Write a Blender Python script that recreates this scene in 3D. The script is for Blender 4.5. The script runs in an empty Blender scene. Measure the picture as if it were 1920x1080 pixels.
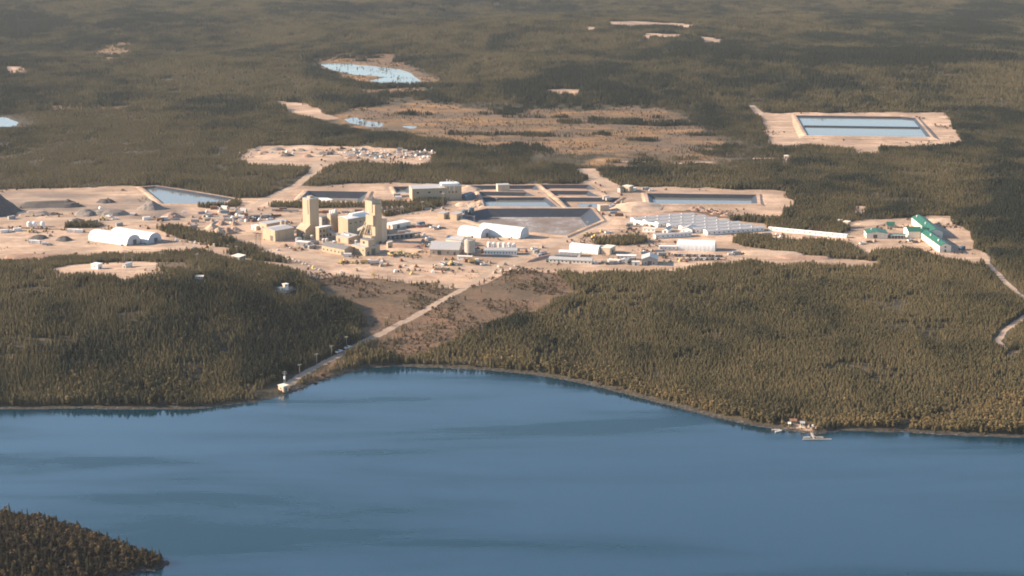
import bpy, math, random
import numpy as np
from mathutils import Vector, Matrix
random.seed(11); rng = np.random.default_rng(7)
scene = bpy.context.scene
COL = scene.collection
R = math.radians
# ---------------------------------------------------------------- camera
CH, FP, YH = 300.0, 3300.0, -250.0
PITCH = math.atan((540 - YH) / FP)
CP, SP = math.cos(PITCH), math.sin(PITCH)
cd = bpy.data.cameras.new('camera'); cam = bpy.data.objects.new('camera', cd); COL.objects.link(cam)
cam.location = (0, 0, CH); cam.rotation_euler = (math.pi / 2 - PITCH, 0, 0)
cd.sensor_width = 36; cd.lens = 36 * FP / 1920; cd.clip_start = 5; cd.clip_end = 90000
scene.camera = cam
# ---------------------------------------------------------------- light
SUN_EL, SUN_AZ = R(23), Vector((-1, 0.08, 0)).normalized()
sundir = (SUN_AZ * math.cos(SUN_EL) + Vector((0, 0, math.sin(SUN_EL)))).normalized()
world = bpy.data.worlds.new('World'); scene.world = world; world.use_nodes = True
wn = world.node_tree.nodes; bg = wn['Background']
sky = wn.new('ShaderNodeTexSky'); sky.sky_type = 'NISHITA'; sky.sun_disc = False
sky.sun_elevation = SUN_EL; sky.sun_rotation = math.atan2(SUN_AZ.x, SUN_AZ.y)
sky.altitude = 300; sky.air_density = 1.0; sky.dust_density = 0.05; sky.ozone_density = 1.3
world.node_tree.links.new(sky.outputs[0], bg.inputs[0]); bg.inputs[1].default_value = 0.08
sl = bpy.data.lights.new('sun', 'SUN'); sl.energy = 5.0; sl.angle = R(0.6); sl.color = (1.0, 0.80, 0.60)
so = bpy.data.objects.new('sun', sl); COL.objects.link(so)
so.rotation_euler = (-sundir).to_track_quat('-Z', 'Y').to_euler()
scene.view_settings.view_transform = 'Standard'; scene.view_settings.look = 'None'
scene.view_settings.gamma = 1; scene.view_settings.exposure = 1.47
cy = scene.cycles
cy.max_bounces = 5; cy.diffuse_bounces = 2; cy.glossy_bounces = 2; cy.transmission_bounces = 2
cy.volume_bounces = 0; cy.transparent_max_bounces = 8; cy.caustics_reflective = False; cy.caustics_refractive = False
cy.sample_clamp_indirect = 4
cy.use_denoising = True; cy.filter_width = 1.85
# ---------------------------------------------------------------- pixel <-> world
def unp(u, v, z):
    """point on the horizontal plane z seen at photo pixel (u, v); arrays allowed"""
    u = np.asarray(u, float); v = np.asarray(v, float)
    dx = u - 960; dy = 540 - v
    d0 = dx; d1 = FP * CP + dy * SP; d2 = -FP * SP + dy * CP
    t = (np.asarray(z, float) - CH) / d2
    return d0 * t, d1 * t
def proj(X, Y, Z):
    dz = Z - CH
    c = Y * CP - dz * SP; b = Y * SP + dz * CP
    return 960 + FP * X / c, 540 - FP * b / c
# ---------------------------------------------------------------- noise, polygons
class VNoise:
    def __init__(s, seed):
        s.g = np.random.default_rng(seed).random((256, 256))
    def __call__(s, x, y):
        xi = np.floor(x).astype(int); yi = np.floor(y).astype(int)
        fx = x - xi; fy = y - yi
        fx = fx * fx * (3 - 2 * fx); fy = fy * fy * (3 - 2 * fy)
        g = s.g; a = xi & 255; b = (xi + 1) & 255; c = yi & 255; d = (yi + 1) & 255
        return (g[c, a] * (1 - fx) + g[c, b] * fx) * (1 - fy) + (g[d, a] * (1 - fx) + g[d, b] * fx) * fy
    def fbm(s, x, y, o=4):
        r = 0; am = .5
        for i in range(o):
            r = r + am * s(x + 17.3 * i, y + 9.1 * i); x = x * 2.03; y = y * 2.03; am *= .5
        return r / (1 - .5 ** o)
N1, N2, N3, N4 = VNoise(1), VNoise(2), VNoise(3), VNoise(4)
def smooth(a, b, x):
    t = np.clip((x - a) / (b - a), 0, 1); return t * t * (3 - 2 * t)
def sdf(poly, X, Y, margin=60., closed=True):
    """signed distance (inside positive), clipped at +-margin"""
    P = np.asarray(poly, float)
    out = np.full(X.shape, -margin)
    m = (X > P[:, 0].min() - margin) & (X < P[:, 0].max() + margin) & (Y > P[:, 1].min() - margin) & (Y < P[:, 1].max() + margin)
    if not m.any(): return out
    x = X[m]; y = Y[m]; d = np.full(x.shape, 1e18); ins = np.zeros(x.shape, bool)
    n = len(P)
    for i in range(n if closed else n - 1):
        ax, ay = P[i]; bx, by = P[(i + 1) % n]
        ex, ey = bx - ax, by - ay
        t = np.clip(((x - ax) * ex + (y - ay) * ey) / (ex * ex + ey * ey + 1e-12), 0, 1)
        d = np.minimum(d, (x - ax - t * ex) ** 2 + (y - ay - t * ey) ** 2)
        if closed:
            c = (ay > y) != (by > y)
            with np.errstate(divide='ignore', invalid='ignore'):
                xi = ax + (y - ay) * ex / (ey if ey else 1e-12)
            ins ^= c & (x < xi)
    d = np.sqrt(d)
    out[m] = np.clip(np.where(ins, d, -d) if closed else -d, -margin, margin)
    return out
# ---------------------------------------------------------------- shoreline and terrain height
SHORE = [(-420, 772), (-60, 768), (0, 768), (60, 767), (150, 766), (250, 768), (330, 768), (385, 766), (440, 758), (478, 754), (510, 748), (533, 741), (552, 735), (570, 726), (592, 718),
         (612, 712), (650, 699), (690, 690), (740, 687), (800, 689), (850, 691), (880, 693), (920, 695), (960, 699), (1000, 703), (1040, 709), (1080, 717), (1130, 728), (1180, 741),
         (1230, 754), (1290, 770), (1340, 783), (1390, 794), (1440, 803), (1480, 808), (1505, 812), (1530, 815), (1548, 812), (1575, 809), (1620, 809), (1700, 811), (1760, 815), (1820, 818), (1960, 822), (2500, 830)]
sx, sy = unp([p[0] for p in SHORE], [p[1] for p in SHORE], 0)
lake = np.stack([np.r_[sx, 900, 900, -900, -900], np.r_[sy, sy[-1], -900, -900, sy[0]]], 1)
ISL = [(-260, 935), (-160, 948), (-60, 958), (20, 966), (90, 975), (150, 990), (205, 1012), (255, 1030), (300, 1045), (322, 1056), (300, 1068), (255, 1076), (200, 1084), (130, 1098), (40, 1112), (-90, 1122), (-260, 1125)]
ix, iy = unp([p[0] for p in ISL], [p[1] for p in ISL], 0)
isl = np.stack([ix, iy], 1)
LAKES = {}
_far = {
    'l1': [(600, 121), (612, 118), (650, 119), (700, 124), (750, 130), (768, 137), (790, 152), (775, 156), (730, 157), (690, 151), (722, 144), (700, 142), (660, 139), (625, 131)],
    'l2': [(645, 224), (665, 219), (690, 227), (722, 231), (715, 238), (690, 237), (655, 230)],
    'l3': [(-60, 220), (10, 219), (36, 229), (30, 236), (-60, 238)],
    'l4': [(752, 237), (770, 236), (788, 238), (770, 242)],
    }
for k, p in _far.items():
    a = np.array(p, float); X, Y = unp(a[:, 0], a[:, 1], 8); LAKES[k] = np.stack([X, Y], 1)
FLATS = [LAKES['l1'], LAKES['l2'], LAKES['l3']]
def height(X, Y):
    X = np.asarray(X, float); Y = np.asarray(Y, float)
    sh = X.shape; X = X.ravel(); Y = Y.ravel()
    d = -sdf(lake, X, Y, 160)
    h = np.where(d > 0, 0.25 + 1.6 * smooth(0, 9, d) + 6.15 * smooth(5, 150, d), np.maximum(-4, d * .35))
    # wooded hill left of the road, its right flank steep
    hx = (X + 225) / np.where(X > -225, 78, 260); hy = (Y - 1175) / np.where(Y > 1175, 95, 150)
    h += np.where(d > 0, 23 * np.exp(-(hx ** 2 + hy ** 2)) * smooth(0, 90, d), 0)
    # gentle swell of the far country
    w = smooth(1950, 2700, Y)
    if w.max() > 0:
        und = (N1.fbm(X / 620 + 3, Y / 780, 3) - .5) * 70 + (N2.fbm(X / 240, Y / 300, 2) - .5) * 16
        fl = np.zeros(X.shape)
        for p in FLATS: fl = np.maximum(fl, smooth(-140, -10, sdf(p, X, Y, 150)))
        h += w * und * (1 - fl)
    h += np.where(d > 0, (N3.fbm(X / 45, Y / 45, 3) - .5) * 1.6 * smooth(0, 30, d), 0)
    di = sdf(isl, X, Y, 60)
    h = np.where(di > -6, np.maximum(h, np.where(di > 0, .2 + 9 * smooth(0, 45, di) + .8 * smooth(0, 4, di), di * .5)), h)
    return h.reshape(sh)
def gnd(u, v, dz=0.):
    """photo pixel -> point on the terrain (dz: the pixel shows something dz above it)"""
    u = np.asarray(u, float); v = np.asarray(v, float); z = np.full(u.shape, 8.)
    for i in range(14):
        X, Y = unp(u, v, z + dz); z = .5 * z + .5 * height(X, Y)
    X, Y = unp(u, v, z + dz)
    return X, Y, z
def wp(px, tree=4.7):
    """polygon of photo pixels -> world XY; a third value 1 marks an edge hidden behind tree tops"""
    u = [p[0] for p in px]; v = [p[1] for p in px]; f = np.array([p[2] if len(p) > 2 else 0 for p in px])
    X, Y, Z = gnd(u, v, f * tree)
    return np.stack([X, Y], 1)
# ---------------------------------------------------------------- plan of the place (photo pixels -> ground)
YARD = wp([(-160, 362), (0, 356), (100, 353), (200, 349), (275, 348), (340, 359), (430, 370), (475, 372), (500, 368), (545, 350), (560, 348), (600, 348), (660, 344), (740, 344), (880, 346), (1000, 345), (1085, 346),
           (1100, 336), (1077, 318), (1120, 314), (1130, 329), (1165, 351), (1250, 350), (1350, 353), (1470, 358), (1476, 371), (1494, 379), (1478, 393), (1470, 413), (1440, 417), (1450, 432), (1600, 446),
           (1665, 491, 1), (1500, 486, 1), (1400, 483, 1), (1370, 485, 1), (1260, 497, 1), (1180, 503, 1), (1100, 504, 1), (1030, 501, 1), (1000, 507), (950, 514), (930, 527), (880, 540), (840, 541), (800, 533),
           (700, 524), (640, 518), (600, 509, 1), (560, 504, 1), (530, 493, 1), (500, 488, 1), (480, 485, 1), (440, 480, 1), (400, 470, 1), (380, 462, 1), (320, 466, 1), (230, 468, 1), (120, 472, 1), (60, 480, 1), (0, 484, 1), (-160, 488, 1)])
CAMP = wp([(1575, 446), (1590, 428), (1572, 418), (1610, 413), (1640, 412), (1670, 410), (1712, 408), (1735, 404), (1785, 406), (1790, 421), (1814, 429), (1822, 446), (1836, 470), (1850, 482), (1832, 492, 1), (1800, 480, 1), (1765, 477, 1), (1725, 463, 1), (1700, 457, 1), (1660, 466, 1), (1640, 480, 1), (1615, 484, 1), (1600, 465)])
DUMP = wp([(437, 300), (462, 287), (488, 273), (560, 272), (640, 273), (680, 274), (740, 278), (790, 284), (822, 286), (800, 301, 1), (775, 305, 1), (700, 299, 1), (640, 298, 1), (618, 305, 1), (600, 316, 1), (585, 316, 1), (592, 304, 1), (540, 302, 1), (480, 300, 1)])
FPAD = wp([(1420, 212), (1500, 211), (1640, 210), (1768, 210), (1785, 232), (1808, 268), (1770, 268, 1), (1655, 270, 1), (1650, 281, 1), (1610, 279, 1), (1600, 271, 1), (1520, 266, 1), (1480, 268, 1), (1470, 270, 1), (1440, 262, 1), (1430, 235)])
SUBST = wp([(94, 507), (118, 500), (140, 497), (175, 496), (205, 492), (240, 490), (285, 492), (318, 496), (300, 502), (322, 507, 1), (262, 508, 1), (240, 514, 1), (222, 518, 1), (205, 510, 1), (160, 507, 1), (130, 510, 1), (100, 510, 1)])
CLEARS = [wp(p) for p in (
    [(510, 187), (545, 191), (575, 194), (595, 203), (605, 212), (640, 222, 0), (600, 219, 1), (560, 210, 1), (530, 200, 1)],
    [(1140, 41), (1200, 40), (1260, 43), (1300, 46), (1295, 52, 1), (1240, 47, 1), (1180, 47, 1), (1142, 46, 1)],
    [(1205, 62), (1260, 63), (1290, 66), (1270, 69, 1), (1210, 66, 1)],
    [(1312, 67), (1340, 72), (1362, 75), (1355, 82, 1), (1315, 80, 1)],
    [(1100, 50), (1120, 51), (1115, 55, 1), (1100, 54, 1)],
    [(1015, 168), (1060, 166), (1100, 168), (1090, 173, 1), (1020, 173, 1)],
    [(8, 125), (45, 124), (48, 131, 1), (12, 132, 1)],
    [(1468, 290), (1480, 290), (1481, 299, 1), (1468, 299, 1)],
    [(1598, 386), (1622, 387), (1618, 393, 1), (1600, 392, 1)],
    [(1740, 782), (1765, 776), (1785, 776), (1780, 784), (1745, 786)],
    [(430, 480), (455, 481), (470, 487), (450, 490, 1)],
    [(520, 541), (550, 537), (556, 543), (540, 548), (520, 548)],
    [(1500, 797), (1528, 798), (1532, 806), (1515, 810), (1490, 809), (1495, 803)],
    [(248, 612), (256, 612), (258, 619), (248, 619)], [(254, 633), (262, 632), (264, 640), (255, 640)], [(268, 656), (282, 654), (282, 662), (270, 663)], [(145, 722), (162, 721), (165, 728), (146, 728)],
    [(1882, 660), (1920, 655), (1920, 672), (1890, 674)])]
REDCLEARS = [wp(p) for p in ([(178, 100), (200, 86), (240, 76), (245, 84), (225, 106, 1), (195, 110, 1)], [(60, 201), (120, 199), (250, 197), (240, 204), (80, 210)], [(-20, 205), (20, 207), (30, 215), (-20, 214)])]
BOGS = [wp(p) for p in (
    [(625, 216), (660, 205), (740, 196), (800, 191), (830, 198), (900, 204), (1000, 206), (1100, 207), (1190, 203), (1240, 205), (1275, 216), (1300, 236), (1360, 262), (1390, 280), (1340, 296), (1250, 294), (1150, 292), (1060, 290), (980, 279), (900, 268), (830, 258), (760, 248), (700, 242), (640, 232)],
    [(600, 112), (640, 105), (735, 104), (755, 116), (790, 136), (835, 152), (815, 156), (760, 162), (700, 158), (640, 140)],
    [(690, 168), (790, 164), (800, 168), (760, 174), (700, 174)],
    [(1080, 305), (1130, 296), (1250, 298), (1350, 298), (1340, 308), (1240, 310), (1130, 312)])]
SPARSE = wp([(820, 190), (1000, 195), (1250, 198), (1330, 225), (1420, 270), (1420, 300), (1330, 310), (1120, 312), (1020, 306), (930, 285), (830, 262), (740, 245), (690, 180)])
SCRUB = [wp(p) for p in (
    [(560, 508), (600, 512), (640, 519), (700, 524), (800, 533), (840, 541), (890, 538), (935, 527), (885, 560), (835, 585), (795, 606), (745, 630), (692, 650), (672, 622), (690, 600), (660, 570), (610, 552), (600, 535)],
    [(935, 528), (985, 505), (1030, 506), (1085, 536, 1), (1050, 552, 1), (1000, 573, 1), (950, 590, 1), (890, 610, 1), (835, 636, 1), (775, 660, 1), (710, 664), (680, 660), (720, 632), (780, 605), (860, 566)],
    [(590, 700), (640, 676), (660, 672), (640, 690), (600, 708), (560, 725)])]
WOODED = [wp(p) for p in (
    [(506, 388), (512, 381), (560, 379), (700, 380), (765, 381), (800, 376), (838, 374), (832, 384), (810, 393), (770, 398), (725, 408), (716, 398), (690, 390), (560, 390)],
    [(122, 427), (130, 422), (178, 421), (182, 427)],
    [(298, 430), (330, 427), (372, 437), (425, 448), (475, 464), (505, 479), (545, 495), (480, 488), (425, 476), (445, 467), (400, 461), (335, 446)],
    [(1115, 458), (1125, 448), (1190, 447), (1212, 452), (1205, 457), (1150, 460)],
    [(1375, 455), (1385, 443), (1440, 446), (1540, 452), (1595, 462), (1635, 488), (1560, 484), (1480, 474), (1400, 462)],
    [(370, 387), (378, 379), (395, 376), (452, 380), (446, 387), (385, 390)],
    [(1370, 413), (1400, 410), (1470, 412), (1500, 410), (1510, 430), (1445, 428), (1432, 419)],
    [(1640, 470), (1700, 468), (1705, 480), (1630, 490)])]
LOWSCRUB = [wp(p) for p in ([(300, 492), (350, 494), (352, 503), (320, 505), (290, 500)], [(-40, 430), (60, 431), (165, 434), (165, 431), (60, 427), (-40, 424)], [(1225, 398), (1300, 393), (1370, 400), (1400, 412), (1330, 410)], [(1085, 440), (1125, 433), (1130, 438), (1090, 446)], [(840, 560), (900, 535), (945, 512), (980, 500), (985, 504), (930, 532), (860, 566)])]
ROADS = [(wp(p), w) for p, w in (
    ([(945, 492), (925, 503), (905, 519), (870, 541), (820, 568), (770, 598), (735, 614), (700, 632), (660, 652), (620, 675), (585, 692), (556, 708), (535, 724)], 4.6),
    ([(596, 304), (585, 325), (555, 348), (515, 366), (485, 382), (450, 396), (420, 402)], 8),
    ([(1842, 474), (1855, 497), (1880, 523), (1908, 549), (1932, 566), (1932, 588), (1910, 602), (1882, 622), (1872, 640), (1882, 655)], 3.2),
    ([(1120, 301), (1200, 303), (1270, 307), (1340, 303)], 5), ([(1350, 298), (1475, 297)], 4),
    ([(1408, 198), (1428, 216)], 10), 
    ([(945, 492), (1010, 470), (1080, 441), (1130, 420), (1152, 395), (1150, 362)], 8),
    ([(1015, 482), (950, 496)], 6), ([(430, 460), (470, 455), (540, 470), (640, 492), (760, 488), (870, 500), (925, 503)], 9),
    ([(720, 410), (770, 401), (850, 388), (865, 383)], 7), ([(1090, 318), (1120, 335), (1150, 352)], 9),
    ([(-60, 448), (100, 446), (165, 452), (300, 462), (340, 463)], 8), ([(0, 412), (130, 410), (300, 415), (420, 405)], 9))]
NOTREE = [wp(p, 0) for p in ([(478, 742), (505, 724), (545, 708), (560, 714), (540, 738), (510, 748)], [(1470, 806), (1476, 794), (1512, 792), (1530, 800), (1530, 812)], [(515, 548), (530, 540), (550, 540), (556, 552), (535, 556)], [(360, 528), (372, 520), (386, 523), (386, 531), (365, 532)])]
# dark and pale stands, plus hill shade painted in as tint: (polygon, tint shift, height factor)
STANDS_AND_SHADE = [(wp(p), t, k) for p, t, k in (
    ([(-80, 560), (120, 530), (420, 520), (600, 545), (690, 600), (560, 730), (440, 765), (-80, 775)], -.7, 1.08), ([(430, 600), (560, 575), (640, 590), (690, 610), (600, 690), (500, 740), (430, 700)], -.5, 1.25), ([(0, 640), (140, 630), (240, 660), (120, 690), (0, 690)], -.35, 1.2), ([(250, 530), (420, 525), (470, 560), (330, 575)], -.35, 1.2),  # left hill's shadow side, put in as darker foliage tint
    ([(-40, 36), (60, 24), (110, 34), (120, 52), (60, 74), (-40, 76)], -.9, 1.5),
    ([(180, 50), (250, 42), (260, 50), (200, 54)], -.7, 1.2), ([(420, 30), (640, 10), (700, 18), (480, 38)], -.5, 1.1),
    ([(560, 105), (605, 112), (640, 145), (760, 160), (720, 175), (590, 150)], -.5, 1.3),
    ([(590, 195), (620, 178), (720, 170), (760, 185), (660, 205), (610, 212)], -.6, 1.3),
    ([(180, 185), (260, 172), (270, 190), (190, 200)], -.7, 1.2), ([(320, 190), (520, 205), (700, 240), (880, 270), (880, 285), (620, 262), (340, 235)], -.45, 1.2),
    ([(1340, 10), (1348, 8), (1350, 28), (1340, 28)], -.8, 1.4), ([(1000, 160), (1040, 130), (1080, 120), (1060, 165)], -.5, 1.25),
    ([(1010, 75), (1250, 85), (1400, 80), (1920, 108), (1920, 116), (1500, 122), (1300, 122), (1030, 105)], -.35, 1.15),
    ([(1405, 203), (1440, 184), (1500, 166), (1510, 145), (1500, 118), (1540, 92), (1550, 92), (1512, 120), (1520, 150), (1508, 170), (1450, 190)], -.9, 1.3),
    ([(1780, 20), (1880, 30), (1900, 60), (1810, 66)], -.6, 1.2), ([(1500, 120), (1560, 90), (1760, 100), (1920, 110), (1920, 122), (1540, 126)], -.5, 1.1),
    ([(1830, 320), (1960, 320), (1960, 520), (1880, 520), (1840, 440)], -.5, 1.4), ([(1320, 308), (1345, 310), (1345, 325), (1325, 325)], -.8, 1.2),
    ([(1620, 400), (1690, 395), (1750, 385), (1760, 398), (1640, 410)], -.3, 1.1),
    ([(540, 590), (640, 560), (690, 600), (680, 640), (560, 720), (440, 760), (440, 680)], -.35, 1.25),  # hill's right flank, its shade painted through the tint
    ([(1840, 560), (1910, 580), (1860, 640), (1830, 700), (1700, 720), (1780, 640)], -.35, 1.25),
    ([(0, 690), (480, 690), (480, 770), (0, 770)], -.15, 1.15), ([(950, 590), (1010, 575), (1000, 640), (900, 680)], -.2, 1.2),
    ([(-20, 250), (420, 250), (420, 340), (-20, 340)], .25, .85), ([(1480, 130), (1920, 130), (1920, 205), (1480, 205)], .25, .85),
    ([(1560, 280), (1800, 290), (1800, 370), (1540, 370)], .25, .9), ([(250, 130), (620, 150), (520, 200), (260, 170)], .35, .8),
    ([(1050, 520), (1800, 500), (1820, 620), (1000, 640)], .28, .9))]
# ---------------------------------------------------------------- pond plan: rim pixels, depth, slope run, water depth below rim (None = dry), berm width
POND_PLAN = [
    ('tailings_basin', 'big lined tailings basin with grey crusted floor beside the two joined white tents', [(862, 410), (873, 401), (913, 392.5), (1108, 391.5), (1127, 414.5), (1060, 443), (1000, 436.5), (912, 424)], 5.6, 11.5, None, 3, 'crust'),
    ('settling_pond', 'pale water pond just behind the big tailings basin, at its left', [(903, 372), (1023, 372), (1046, 389), (908, 389)], 3, 4, 2.2, 2.5, 'liner'),
    ('settling_pond', 'half dry pond with a pale puddle behind the right end of the tailings basin', [(1046, 372.5), (1164, 372), (1138, 389), (1063, 389.5)], 3, 5, 2.75, 2, 'tail'),
    ('settling_pond', 'brown dry pond in the middle row, left of the diagonal earth dike', [(898, 361), (988, 361.5), (1004, 369.5), (900, 369.5)], 3, 4, None, 2, 'tail'),
    ('settling_pond', 'rust brown dry pond in the middle row, right of the diagonal earth dike', [(1030, 359), (1104, 359), (1124, 369.5), (1042, 369.5)], 3, 4, None, 2, 'tail'),
    ('settling_pond', 'rearmost dry pond beside the lone beige pump shed', [(882, 349), (1004, 348), (1012, 357), (884, 358)], 3, 4, None, 2, 'tail'),
    ('settling_pond', 'rearmost dry pond nearest the wide gravel bend', [(1014, 347.5), (1104, 347.5), (1118, 356.5), (1024, 357)], 3, 4, None, 2, 'tail'),
    ('lined_pond', 'long narrow lined pond above the rows of grey dormitory trailers', [(1213, 363.5), (1418, 366), (1420, 384), (1218, 383.5)], 4., 6.5, 2.9, 3, 'liner'),
    ('lined_pond', 'dark lined pond with a white patch on its floor behind the left headframe', [(560, 377), (577, 359.5), (690, 360.5), (680, 379)], 5, 8, None, 3, 'dust'),
    ('lined_pond', 'pale wedge shaped pond against the trees behind the waste rock heaps', [(266, 352), (292, 350), (360, 360), (436, 373), (418, 383), (305, 383.5), (284, 366)], 2.5, 5, 1.6, 2.5, 'liner'),
    ('lined_pond', 'pale pond cut by a dark divider on the sand pad in the far woods', [(1492, 217), (1690, 220.5), (1716, 223.5), (1729, 240), (1745, 261), (1513, 258)], 4.5, 8, 1.8, 3, 'split'),
    ('lined_pond', 'small dark lined pond left of the large tan mill building', [(737, 351), (766, 351), (768, 363), (743, 363)], 3, 4, 2.4, 1.5, 'liner'),
]
PONDS = []
for nm, lab, px, dep, run, wat, berm, fl in POND_PLAN:
    p = wp(px); z = float(height(p[:, 0], p[:, 1]).max()) + .5
    if sum(p[i - 1][0] * p[i][1] - p[i][0] * p[i - 1][1] for i in range(len(p))) < 0: p = p[::-1]
    PONDS.append((nm, lab, p, z, dep, run, wat, berm, fl))
def offset_poly(p, d):
    """inset (d > 0) of a counter-clockwise polygon"""
    n = len(p); out = []
    for i in range(n):
        a, b, c = Vector(p[i - 1]), Vector(p[i]), Vector(p[(i + 1) % n])
        e1 = (b - a).normalized(); e2 = (c - b).normalized()
        n1 = Vector((-e1.y, e1.x)); n2 = Vector((-e2.y, e2.x))
        m = (n1 + n2); m = m.normalized()
        out.append(b + m * (d / max(.35, m.dot(n1))))
    return np.array([tuple(v) for v in out])
class MB:
    def __init__(s): s.v = []; s.f = []; s.m = []
    def face(s, pts, mi=0):
        i = len(s.v); s.v += [tuple(p) for p in pts]; s.f.append(list(range(i, i + len(pts)))); s.m.append(mi)
    def mesh(s, name, mats, smoothf=False):
        me = bpy.data.meshes.new(name); me.from_pydata(s.v, [], s.f)
        for m in (mats if isinstance(mats, (list, tuple)) else [mats]): me.materials.append(m)
        me.polygons.foreach_set('material_index', s.m)
        if smoothf: me.polygons.foreach_set('use_smooth', [True] * len(s.f))
        me.update(); return me
    def cone(s, base, top, r0, r1, n=6, mi=0, cap=False):
        base = Vector(base); top = Vector(top); d = (top - base).normalized()
        a = d.orthogonal().normalized(); b = d.cross(a)
        P = [[c + (a * math.cos(2 * math.pi * k / n) + b * math.sin(2 * math.pi * k / n)) * r for k in range(n)] for c, r in ((base, r0), (top, r1))]
        for k in range(n): s.face([P[0][k], P[0][(k + 1) % n], P[1][(k + 1) % n], P[1][k]], mi)
        if cap: s.face(P[1], mi); s.face(P[0][::-1], mi)
# ---------------------------------------------------------------- materials
MATS = {}
def newmat(name):
    m = bpy.data.materials.new(name); m.use_nodes = True
    nt = m.node_tree; b = nt.nodes['Principled BSDF']
    return m, nt, b
def N(nt, t, **kw):
    n = nt.nodes.new(t)
    for k, v in kw.items(): setattr(n, k, v)
    return n
def noise(nt, scale, detail=4, rough=.55, vec=None, w=None):
    n = N(nt, 'ShaderNodeTexNoise'); n.inputs['Scale'].default_value = scale; n.inputs['Detail'].default_value = detail; n.inputs['Roughness'].default_value = rough
    if vec is not None: nt.links.new(vec, n.inputs['Vector'])
    return n.outputs['Fac']
def ramp(nt, fac, stops):
    r = N(nt, 'ShaderNodeValToRGB'); e = r.color_ramp.elements
    while len(e) < len(stops): e.new(.5)
    for i, (p, c) in enumerate(stops):
        e[i].position = p; e[i].color = (c[0], c[1], c[2], 1) if not isinstance(c, (int, float)) else (c, c, c, 1)
    nt.links.new(fac, r.inputs[0]); return r.outputs[0]
def mix(nt, fac, a, b, bt='MIX'):
    m = N(nt, 'ShaderNodeMix', data_type='RGBA', blend_type=bt)
    for sock, v in ((m.inputs[0], fac), (m.inputs[6], a), (m.inputs[7], b)):
        if hasattr(v, 'links'): nt.links.new(v, sock)
        elif isinstance(v, (int, float)): sock.default_value = v
        else: sock.default_value = (v[0], v[1], v[2], 1)
    return m.outputs[2]
def mth(nt, op, a, b=None):
    m = N(nt, 'ShaderNodeMath', operation=op)
    for s, v in ((m.inputs[0], a), (m.inputs[1], b)):
        if v is None: continue
        if hasattr(v, 'links'): nt.links.new(v, s)
        else: s.default_value = v
    return m.outputs[0]
def attr(nt, name, typ='GEOMETRY'):
    a = N(nt, 'ShaderNodeAttribute'); a.attribute_type = typ; a.attribute_name = name; return a
def objcoord(nt): return N(nt, 'ShaderNodeTexCoord').outputs['Object']
def plain(name, col, rough=.7, var=.12, scale=.6, metal=0., streak=False, bump=0.):
    """weathered paint, metal or cloth: base colour broken up by blotches and, on walls, vertical streaks"""
    if name in MATS: return MATS[name]
    m, nt, b = newmat(name); c = objcoord(nt)
    if streak:
        mp = N(nt, 'ShaderNodeMapping'); nt.links.new(c, mp.inputs[0]); mp.inputs['Scale'].default_value = (1.4, 1.4, .12); v = mp.outputs[0]
    else: v = c
    f1 = noise(nt, scale, 4, .6, v); f2 = noise(nt, scale * 6, 3, .6, c)
    lo = tuple(x * (1 - 1.6 * var) for x in col); hi = tuple(min(.95, x * (1 + .8 * var)) for x in col)
    cc = ramp(nt, mth(nt, 'ADD', mth(nt, 'MULTIPLY', f1, .65), mth(nt, 'MULTIPLY', f2, .35)), [(.3, lo), (.5, col), (.72, hi)])
    nt.links.new(cc, b.inputs['Base Color']); b.inputs['Roughness'].default_value = rough; b.inputs['Metallic'].default_value = metal
    MATS[name] = m; return m
def ribbed(name, col, rough=.55, pitch=1.2, axis='X', var=.1, depth=.25):
    """profiled steel sheet: ribs as bump, weathering in the colour"""
    if name in MATS: return MATS[name]
    m = plain(name, col, rough, var, .5, streak=True); nt = m.node_tree; b = nt.nodes['Principled BSDF']
    w = N(nt, 'ShaderNodeTexWave'); w.bands_direction = axis; w.inputs['Scale'].default_value = .314 / pitch
    nt.links.new(objcoord(nt), w.inputs['Vector'])
    bp = N(nt, 'ShaderNodeBump'); bp.inputs['Strength'].default_value = depth; bp.inputs['Distance'].default_value = .15
    nt.links.new(w.outputs['Fac'], bp.inputs['Height']); nt.links.new(bp.outputs[0], b.inputs['Normal'])
    return m
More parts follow.
